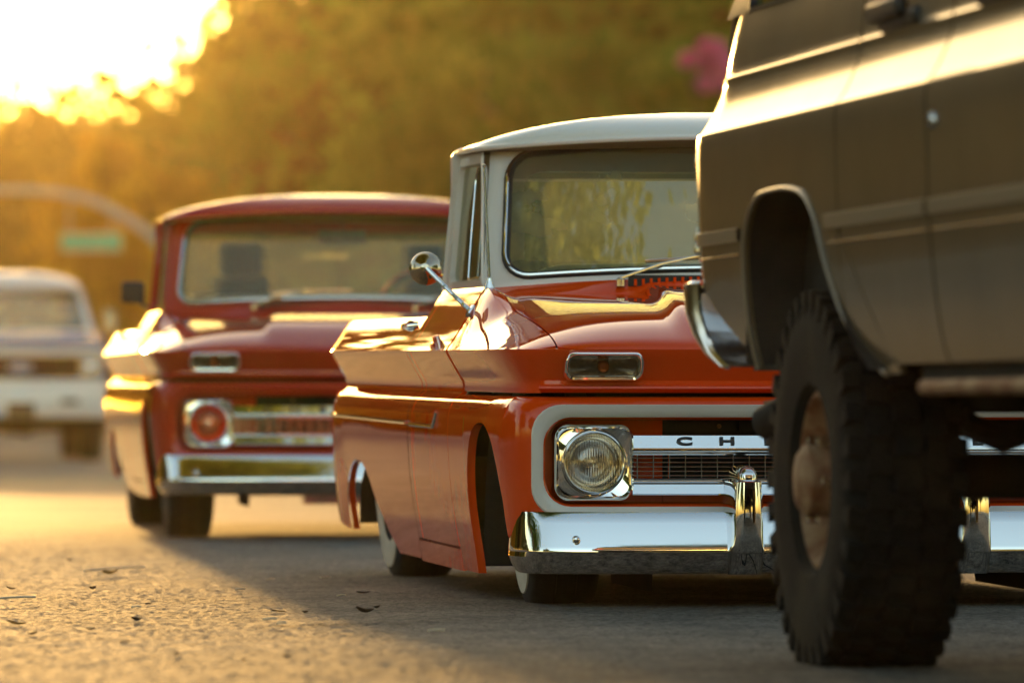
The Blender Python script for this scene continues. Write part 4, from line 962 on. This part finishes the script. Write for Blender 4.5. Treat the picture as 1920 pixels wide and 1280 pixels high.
def trunk_mesh(h, r, rx, rz, seed):
    rng = random.Random(seed); mb = MB()
    path = [(0, 0, -.1), (rng.uniform(-.1, .1), rng.uniform(-.1, .1), h*.4), (rng.uniform(-.25, .25), rng.uniform(-.25, .25), h*.75), (rng.uniform(-.3, .3), rng.uniform(-.3, .3), h + rz*.5)]
    pp = catmull(path, 5); mb.tube(pp, [r*(1.25 - 1.0*i/len(pp)) for i in range(len(pp))], 10)
    for k in range(8):
        a = rng.uniform(0, 6.28); b = pp[int(len(pp)*rng.uniform(.5, .8))]; L = rx*rng.uniform(.5, .85)
        e = b + Vector((math.cos(a)*L, math.sin(a)*L, rng.uniform(.3, 1)*rz*.8)); m_ = (b + e)/2 + Vector((0, 0, .3))
        q = catmull([b, m_, e], 4); mb.tube(q, [r*(.5 - .42*i/len(q)) for i in range(len(q))], 7)
    me_o = mb.build('trunk', MAT['bark']); me = me_o.data; bpy.data.objects.remove(me_o); return me
KINDS = []
for i in range(4):
    rx, rz, h = ((3.3, 3.6, 4.2), (3.0, 4.2, 4.4), (3.8, 3.3, 3.8), (2.6, 3.0, 3.0))[i]
    KINDS.append((crown_mesh('crown', 75, 120, rx, rz, .17, 40 + i), trunk_mesh(h, .22, rx, rz, 60 + i), h, rz))
def tree(x, y, height, kind, mat, label, group, wide=1.0, rot=None):
    cm, tm, h, rz = KINDS[kind]; s = height/(h + rz*1.0)
    t = thing('tree', label, 'tree', (x, y, 0), (0, 0, random.uniform(0, 6.28) if rot is None else rot), group); t.scale = (s*wide, s*wide, s)
    link(bpy.data.objects.new('trunk', tm), t)
    c = link(bpy.data.objects.new('crown', cm), t); c.location = (0, 0, h)
    if not cm.materials: cm.materials.append(mat)
    c.material_slots[0].link = 'OBJECT'; c.material_slots[0].material = mat
    return t
def at(u, v, D): return ((u - 960)/10667*D, .564 + (770 - v)/10667*D)
back = [  # u, top v, distance, kind, leaf, width
    (-130, 205, 215, 0, 1, 1.0), (45, 152, 210, 2, 1, 1.0), (150, 225, 220, 3, 1, 1.1), (235, 215, 205, 1, 1, .9), (320, 200, 200, 0, 1, .9),
    (390, 150, 188, 1, 0, .8), (490, 60, 185, 0, 0, .58), (625, -70, 180, 2, 0, .5), (765, -130, 172, 0, 2, .8), (830, -190, 168, 1, 2, 1.05),
    (960, -170, 160, 2, 0, 1.0), (1090, -200, 152, 0, 3, 1.0), (1210, -170, 148, 3, 3, 1.1), (1400, -210, 150, 1, 0, 1.0), (1560, -190, 150, 0, 3, 1.0), (1740, -220, 152, 2, 2, 1.0), (1930, -200, 150, 0, 0, 1.0), (2120, -230, 150, 1, 3, 1.0),
    (840, 60, 200, 2, 2, 1.0), (1010, 30, 195, 0, 2, 1.3), (1300, 20, 190, 2, 0, 1.3), (1650, 20, 190, 0, 2, 1.4), (740, 120, 205, 2, 0, .9), (480, 230, 210, 3, 2, 1.1)]
TREE_LABELS = ['low golden tree at the far left edge, under the white sky', 'low golden tree with a humped top above the blue and white pickup', 'low golden tree above the middle of the mast arm', 'narrow golden tree just left of the tall tree mass', 'golden tree right above the green street sign',
    'olive tree where the tree line climbs steeply beside the white sky', 'olive tree whose top meets the top edge where the white sky ends', 'tall olive tree above the roof of the deep red pickup', 'tall bronze tree above the right end of the deep red roof', 'tall bronze tree in the gap between the two red cabs',
    'tall olive tree directly above the chrome mirror and white roof corner', 'tall green tree above the left part of the white roof', 'tall green tree above the middle of the white roof', 'olive tree above the rear edge of the tan wagon', 'green tree behind the rear door of the tan wagon', 'bronze tree behind the front door of the tan wagon', 'olive tree behind the right edge of the tan wagon', 'green tree beyond the right edge of the picture',
    'dim bronze tree in the second rank between the two red cabs', 'dim bronze tree in the second rank behind the white roof', 'dim olive tree in the second rank behind the pink blossom', 'dim bronze tree in the second rank behind the tan wagon', 'dim olive tree in the second rank behind the deep red roof', 'dim bronze tree in the second rank behind the deep red cab corner']
kindname = ['olive-leaved', 'golden backlit', 'bronze-leaved', 'green-leaved']
for i, (u, v, D, k, m, wd) in enumerate(back):
    x, hh = at(u, v, D)
    lab = TREE_LABELS[i]
    tree(x, D, hh, k, LEAF[m], lab, 'blurred trees behind the pickups', wd*1.15)
GOLD = leaf_mat('sunlit_golden_leaves', (.45, .24, .03), (.80, .46, .05), .75)  # golden leaves with the sun's brightness put into the colour
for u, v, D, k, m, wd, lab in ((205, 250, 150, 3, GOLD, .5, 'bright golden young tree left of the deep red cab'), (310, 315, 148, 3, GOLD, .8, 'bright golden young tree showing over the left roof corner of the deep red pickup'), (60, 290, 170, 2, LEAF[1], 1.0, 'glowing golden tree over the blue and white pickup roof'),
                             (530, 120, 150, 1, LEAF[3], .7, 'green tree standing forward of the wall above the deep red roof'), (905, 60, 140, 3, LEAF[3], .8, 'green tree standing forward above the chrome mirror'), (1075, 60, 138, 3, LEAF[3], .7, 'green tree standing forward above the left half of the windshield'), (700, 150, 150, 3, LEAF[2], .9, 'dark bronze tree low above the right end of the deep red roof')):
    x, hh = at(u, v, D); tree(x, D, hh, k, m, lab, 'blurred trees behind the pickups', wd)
# understorey shrubs along the foot of the trees
def bush(u, v, D, m, rx):
    x, hh = at(u, v, D); cm = KINDS[3][0]
    t = thing('bush', 'blurred %s bush at the foot of the trees' % kindname[m], 'bush', (x, D, 0), (0, 0, random.uniform(0, 6)), 'bushes below the trees')
    c = link(bpy.data.objects.new('crown', cm), t); s = hh/(3.0*1.55); c.location = (0, 0, hh*.42); c.scale = (s*rx, s*rx, s)
    c.material_slots[0].link = 'OBJECT'; c.material_slots[0].material = LEAF[m]
for i in range(22):
    bush(-160 + i*105 + random.uniform(-25, 25), random.uniform(330, 430), 196 - i*2.2 + random.uniform(-3, 3), (1, 2, 2, 0, 3, 2, 0)[i % 7], random.uniform(1.3, 1.8))
# pink flowering tree
x, hh = at(1345, 95, 140)
ft_ = tree(x, 140, hh + .3, 3, LEAF[3], 'flowering tree with a pink blossom cluster beside the tan wagon', None, .9)
pm = crown_mesh('blossom', 14, 90, .6, .65, .10, 99); pm.materials.append(PINK)
bl_ = link(bpy.data.objects.new('blossom', pm), ft_); inv = ft_.matrix_basis.inverted(); bx, bz = at(1322, 128, 138); bl_.location = inv @ Vector((bx, 137.2, bz))
bl_.scale = (1/ft_.scale.x,)*3
# roadside trees outside the picture, seen in the reflections
for x, y, hh, k, m in ((-23, 112, 15, 0, 2), (-26, 132, 17, 1, 2), (-30, 148, 17, 2, 0), (-34, 168, 17, 0, 1), (-37, 185, 17, 1, 2), (-29, 200, 10, 2, 2), (-22.5, 97, 15, 1, 0), (-22, 82, 15, 0, 2), (-23, 67, 14, 2, 1), (-22, 52, 13, 1, 2), (-22, 48, 8, 3, 1), (-23, 60, 9, 2, 2), (-25, 73, 9, 0, 1), (-24, 88, 8, 3, 2), (-28, 104, 9, 2, 0), (-31, 122, 9, 0, 1), (-33, 84, 11, 1, 2), (-38, 105, 11, 2, 0), (-20, 36, 8, 3, 0), (-44, 125, 12, 0, 2), (-21, 30, 9, 0, 2), (-23, 42, 10, 1, 0), (-22, 54, 8.5, 2, 1), (-25, 66, 9, 0, 2), (-27, 80, 9.5, 1, 1), (-30, 96, 9, 2, 0), (-33, 115, 9, 0, 1), (-37, 140, 9, 1, 2), (-40, 165, 9, 2, 1), (-34, 190, 8, 0, 1), (-26, 205, 7.5, 2, 1),
                      (19, 26, 10, 1, 0), (20, 40, 9, 0, 3), (21, 55, 10, 2, 2), (22, 72, 10, 0, 0), (22, 90, 10, 1, 3), (22, 110, 11, 2, 2), (20, 130, 11, 0, 0),
                      (-16, 12, 10, 0, 3), (-15, -4, 10, 1, 0), (-17, -20, 10, 2, 3), (-18, -40, 10, 0, 0), (-16, -62, 10, 1, 3), (-19, -88, 10, 2, 0),
                      (18, 8, 9, 2, 3), (17, -12, 9, 0, 0), (19, -34, 10, 1, 3), (18, -60, 9, 2, 2), (20, -90, 10, 0, 3), (-14, -118, 10, 0, 0)):
    tree(x, y, hh, k, LEAF[m], 'roadside tree along the street', 'trees lining the street', 1.1)

# ================================================================== STREET SIGN ON A MAST ARM
def make_sign():
    D = 128
    t = thing('signal_mast', 'pale curved mast arm carrying a green street sign, far behind at the left', 'mast', (at(330, 770, D)[0], D, 0))
    px = t.location.x
    pts = [at(330, 775, D), at(331, 600, D), at(322, 500, D), at(290, 448, D), at(240, 412, D), at(180, 380, D), at(120, 364, D), at(60, 358, D), at(-60, 357, D), at(-260, 362, D)]
    mb = MB(); q = catmull([(x - px, 0, max(z, 0)) for x, z in pts], 5); mb.tube(q, [.12 - .05*i/len(q) for i in range(len(q))], 12); mb.build('mast_arm', MAT['galv'], t)
    x0, z0 = at(115, 470, D); x1, z1 = at(228, 438, D)
    mb = MB(); mb.box(x0 - px, x1 - px, -.03, -.01, z0, z1); sp = mb.build('street_sign', MAT['signgreen'], t, bevel=.01)
    for a, b, c_, d_ in ((x0, x1, z0, z0 + .03), (x0, x1, z1 - .03, z1)):
        mb = MB(); mb.box(a - px + .02, b - px - .02, -.036, -.031, c_ + .004, d_ - .004); mb.build('border', MAT['signwhite'], sp)
    for u in (130, 210):
        xx, zz = at(u, 436, D); xt, zt = at(u, 372 if u < 150 else 398, D)
        mb = MB(); mb.tube([(xx - px, -.02, zz - .1), (xx - px, -.0, zt)], .02, 6); mb.build('hanger', MAT['galv'], t)
make_sign()

# ================================================================== LITTER ON THE ROAD
DRY = [M('dry_leaf_brown', (.10, .05, .018), .8, var=.4, vscale=40), M('dry_leaf_yellow', (.42, .24, .03), .7, var=.3, vscale=40), M('straw', (.75, .65, .48), .7)]
def ground_at(u, v): Y = 10667*.564/(v - 770); return (u - 960)/10667*Y, Y
def leaf(u, v, size, m, label, curl=.4, group=None, yaw=None):
    x, y = ground_at(u, v); V = []; n = 9
    for i in range(n):
        s = -1 + 2*i/(n-1); w_ = .45*math.sqrt(max(0, 1 - s*s))*(1 - .25*s); zz = curl*(s*s)*.5
        for k in (-1, -.5, 0, .5, 1): V.append((s*size*.5, k*w_*size*.5, (zz + abs(k)*w_*curl*.9 + .05)*size*.5 + .002))
    o = mk('fallen_leaf', V, gridf(n, 5), m, None, 60); o.location = (x, y, .012); o.rotation_euler = (R(random.uniform(-12, 12)), R(random.uniform(-10, 10)), random.uniform(0, 6.28) if yaw is None else yaw)
    tag(o, label, 'leaf', group)
leaf(207, 1084, .060, DRY[1], 'yellow curled leaf lying on the pale straw at the left', .8, 'fallen leaves on the road', .3)
leaf(30, 1181, .058, DRY[1], 'bright yellow leaf on the road near the lower left edge', .5, 'fallen leaves on the road', .5)
leaf(174, 1113, .040, DRY[0], 'small dark leaf just below the straw with the yellow leaf', .9, 'fallen leaves on the road')
leaf(255, 1173, .045, DRY[0], 'dark brown leaf between the yellow leaf and the road crack', .6, 'fallen leaves on the road')
leaf(683, 1158, .055, DRY[0], 'curled brown leaf on the road in front of the orange-red rear wheel', .9, 'fallen leaves on the road', .4)
leaf(681, 1121, .045, DRY[0], 'thin brown leaf behind the curled one near the lowered pickup', .5, 'fallen leaves on the road', .2)
leaf(521, 1156, .050, DRY[1], 'flat yellowish leaf left of the curled brown leaf', .2, 'fallen leaves on the road', .1)
for u, v in ((571, 1158), (708, 1149), (20, 1113), (235, 1216), (62, 1200), (332, 1240), (459, 1249), (537, 1243), (170, 1191), (106, 1224), (48, 1022), (130, 1057), (278, 1141)):
    leaf(u, v, random.uniform(.018, .034), DRY[0], 'tiny dark leaf scrap lying on the road', random.uniform(.4, .9), 'scraps of dry leaf on the road')
def straw(u0, v0, u1, v1, r, label):
    x0, y0 = ground_at(u0, v0); x1, y1 = ground_at(u1, v1); mb = MB(); mx, my = (x0+x1)/2, (y0+y1)/2
    mb.tube(catmull([(x0-mx, y0-my, r*.9), (0, .004, r*1.6), (x1-mx, y1-my, r*1.1)], 4), r, 6); o = mb.build('straw', DRY[2], loc=(mx, my, .027)); tag(o, label, 'straw', 'pale straws on the road')
straw(158, 1086, 270, 1079, .0035, 'long pale straw under the yellow curled leaf')
straw(-20, 1142, 66, 1138, .003, 'pale straw reaching in from the left edge')
for u, v, L in ((450, 1122, 18), (506, 1181, 26), (527, 1189, 16), (255, 1157, 16), (507, 1102, 16), (610, 1098, 18), (818, 1203, 30), (640, 1134, 16)):
    straw(u - L/2, v + .5, u + L/2, v - .5, .0022, 'short pale flake of straw lying flat on the road')
# crack and patch seam across the lane
cr = []
for i in range(60):
    u = 480 + (1480 - 480)*i/59; v = 1181 - 34*(i/59)**1.15 + 1.5*math.sin(i*1.7) + random.uniform(-.7, .7); cr.append(ground_at(u, v))
V = []
for i, (x, y) in enumerate(cr): wd = .007*(1 - .5*i/59)*random.uniform(.5, 1.4); V += [(x, y - wd*3, .0185), (x, y + wd*3, .0185)]
tag(mk('road_crack', V, [(2*i, 2*i+2, 2*i+3, 2*i+1) for i in range(59)], M('crack_tar', (.012, .011, .010), .9)), kind='structure')

for i in range(26):
    x, y = -17.5 - .14*i*5 + random.uniform(-1, 1), 24 + i*5.2
    t = thing('bush', 'roadside bush along the left pavement', 'bush', (x, y, .1), (0, 0, random.uniform(0, 6)), 'bushes along the left pavement')
    c = link(bpy.data.objects.new('crown', KINDS[3][0]), t); s_ = random.uniform(.45, .7); c.location = (0, 0, 2.6*s_); c.scale = (s_*1.5, s_*1.5, s_)
    c.material_slots[0].link = 'OBJECT'; c.material_slots[0].material = LEAF[i % 3]

# near street tree at the left kerb whose canopy hangs over the lane (mirrored in the windshield)
def near_tree():
    t = thing('tree', 'leafy street tree by the left kerb mirrored in the windshield', 'tree', (-6.4, 15.2, 0))
    rng = random.Random(5); mb = MB(); pp = catmull([(0, 0, -.05), (.15, .1, 2.2), (.5, 0, 4.2), (1.2, .1, 6.5), (1.6, .2, 8.5)], 6)
    mb.tube(pp, [.26 - .20*i/len(pp) for i in range(len(pp))], 12)
    for k in range(14):
        a = rng.uniform(0, 6.28); b = pp[int(len(pp)*rng.uniform(.5, .9))]; L = rng.uniform(1.8, 3.6)
        e = b + Vector((math.cos(a)*L, math.sin(a)*L, rng.uniform(.6, 2.2))); q = catmull([b, (b + e)/2 + Vector((0, 0, .4)), e], 5); mb.tube(q, [.10 - .085*i/len(q) for i in range(len(q))], 7)
    mb.build('trunk', MAT['bark'], t)
    me = crown_mesh('crown', 330, 900, 4.0, 1.9, .058, 77); me.materials.append(leaf_mat('sunlit_green_leaves', (.20, .24, .06), (.40, .44, .13), .6))
    c = link(bpy.data.objects.new('crown', me), t); c.location = (2.7, .6, 7.6)
near_tree()

for x, y, s_, wd in ((-14.6, 40, .55, 1.5), (-14.4, 47, .42, 1.8), (-14.7, 55, .6, 1.4), (-14.5, 63, .48, 1.7), (-14.8, 74, .62, 1.5), (-15, 88, .7, 1.6)):  # unseen bushes added to put golden glints into the car sides
    t = thing('bush', 'unseen golden bush added for glints in the car sides', 'bush', (x, y, .12), (0, 0, random.uniform(0, 6)), 'golden bushes added out of view')
    c = link(bpy.data.objects.new('crown', KINDS[3][0]), t); c.location = (0, 0, 2.5*s_); c.scale = (s_*wd, s_*wd, s_)
    c.material_slots[0].link = 'OBJECT'; c.material_slots[0].material = GOLD

# ================================================================== AIR
def make_haze():
    m = bpy.data.materials.new('warm_haze'); m.use_nodes = True; nt = m.node_tree
    nt.nodes.remove(nt.nodes['Principled BSDF']); out = nt.nodes['Material Output']
    v = nt.nodes.new('ShaderNodeVolumePrincipled'); v.inputs['Color'].default_value = (1.0, .80, .42, 1)
    v.inputs['Density'].default_value = .000038; v.inputs['Anisotropy'].default_value = .9
    nt.links.new(v.outputs[0], out.inputs['Volume'])
    mb = MB(); mb.box(-75, 75, -135, 245, -1.1, 19.5); tag(mb.build('haze', m), kind='stuff')
make_haze()
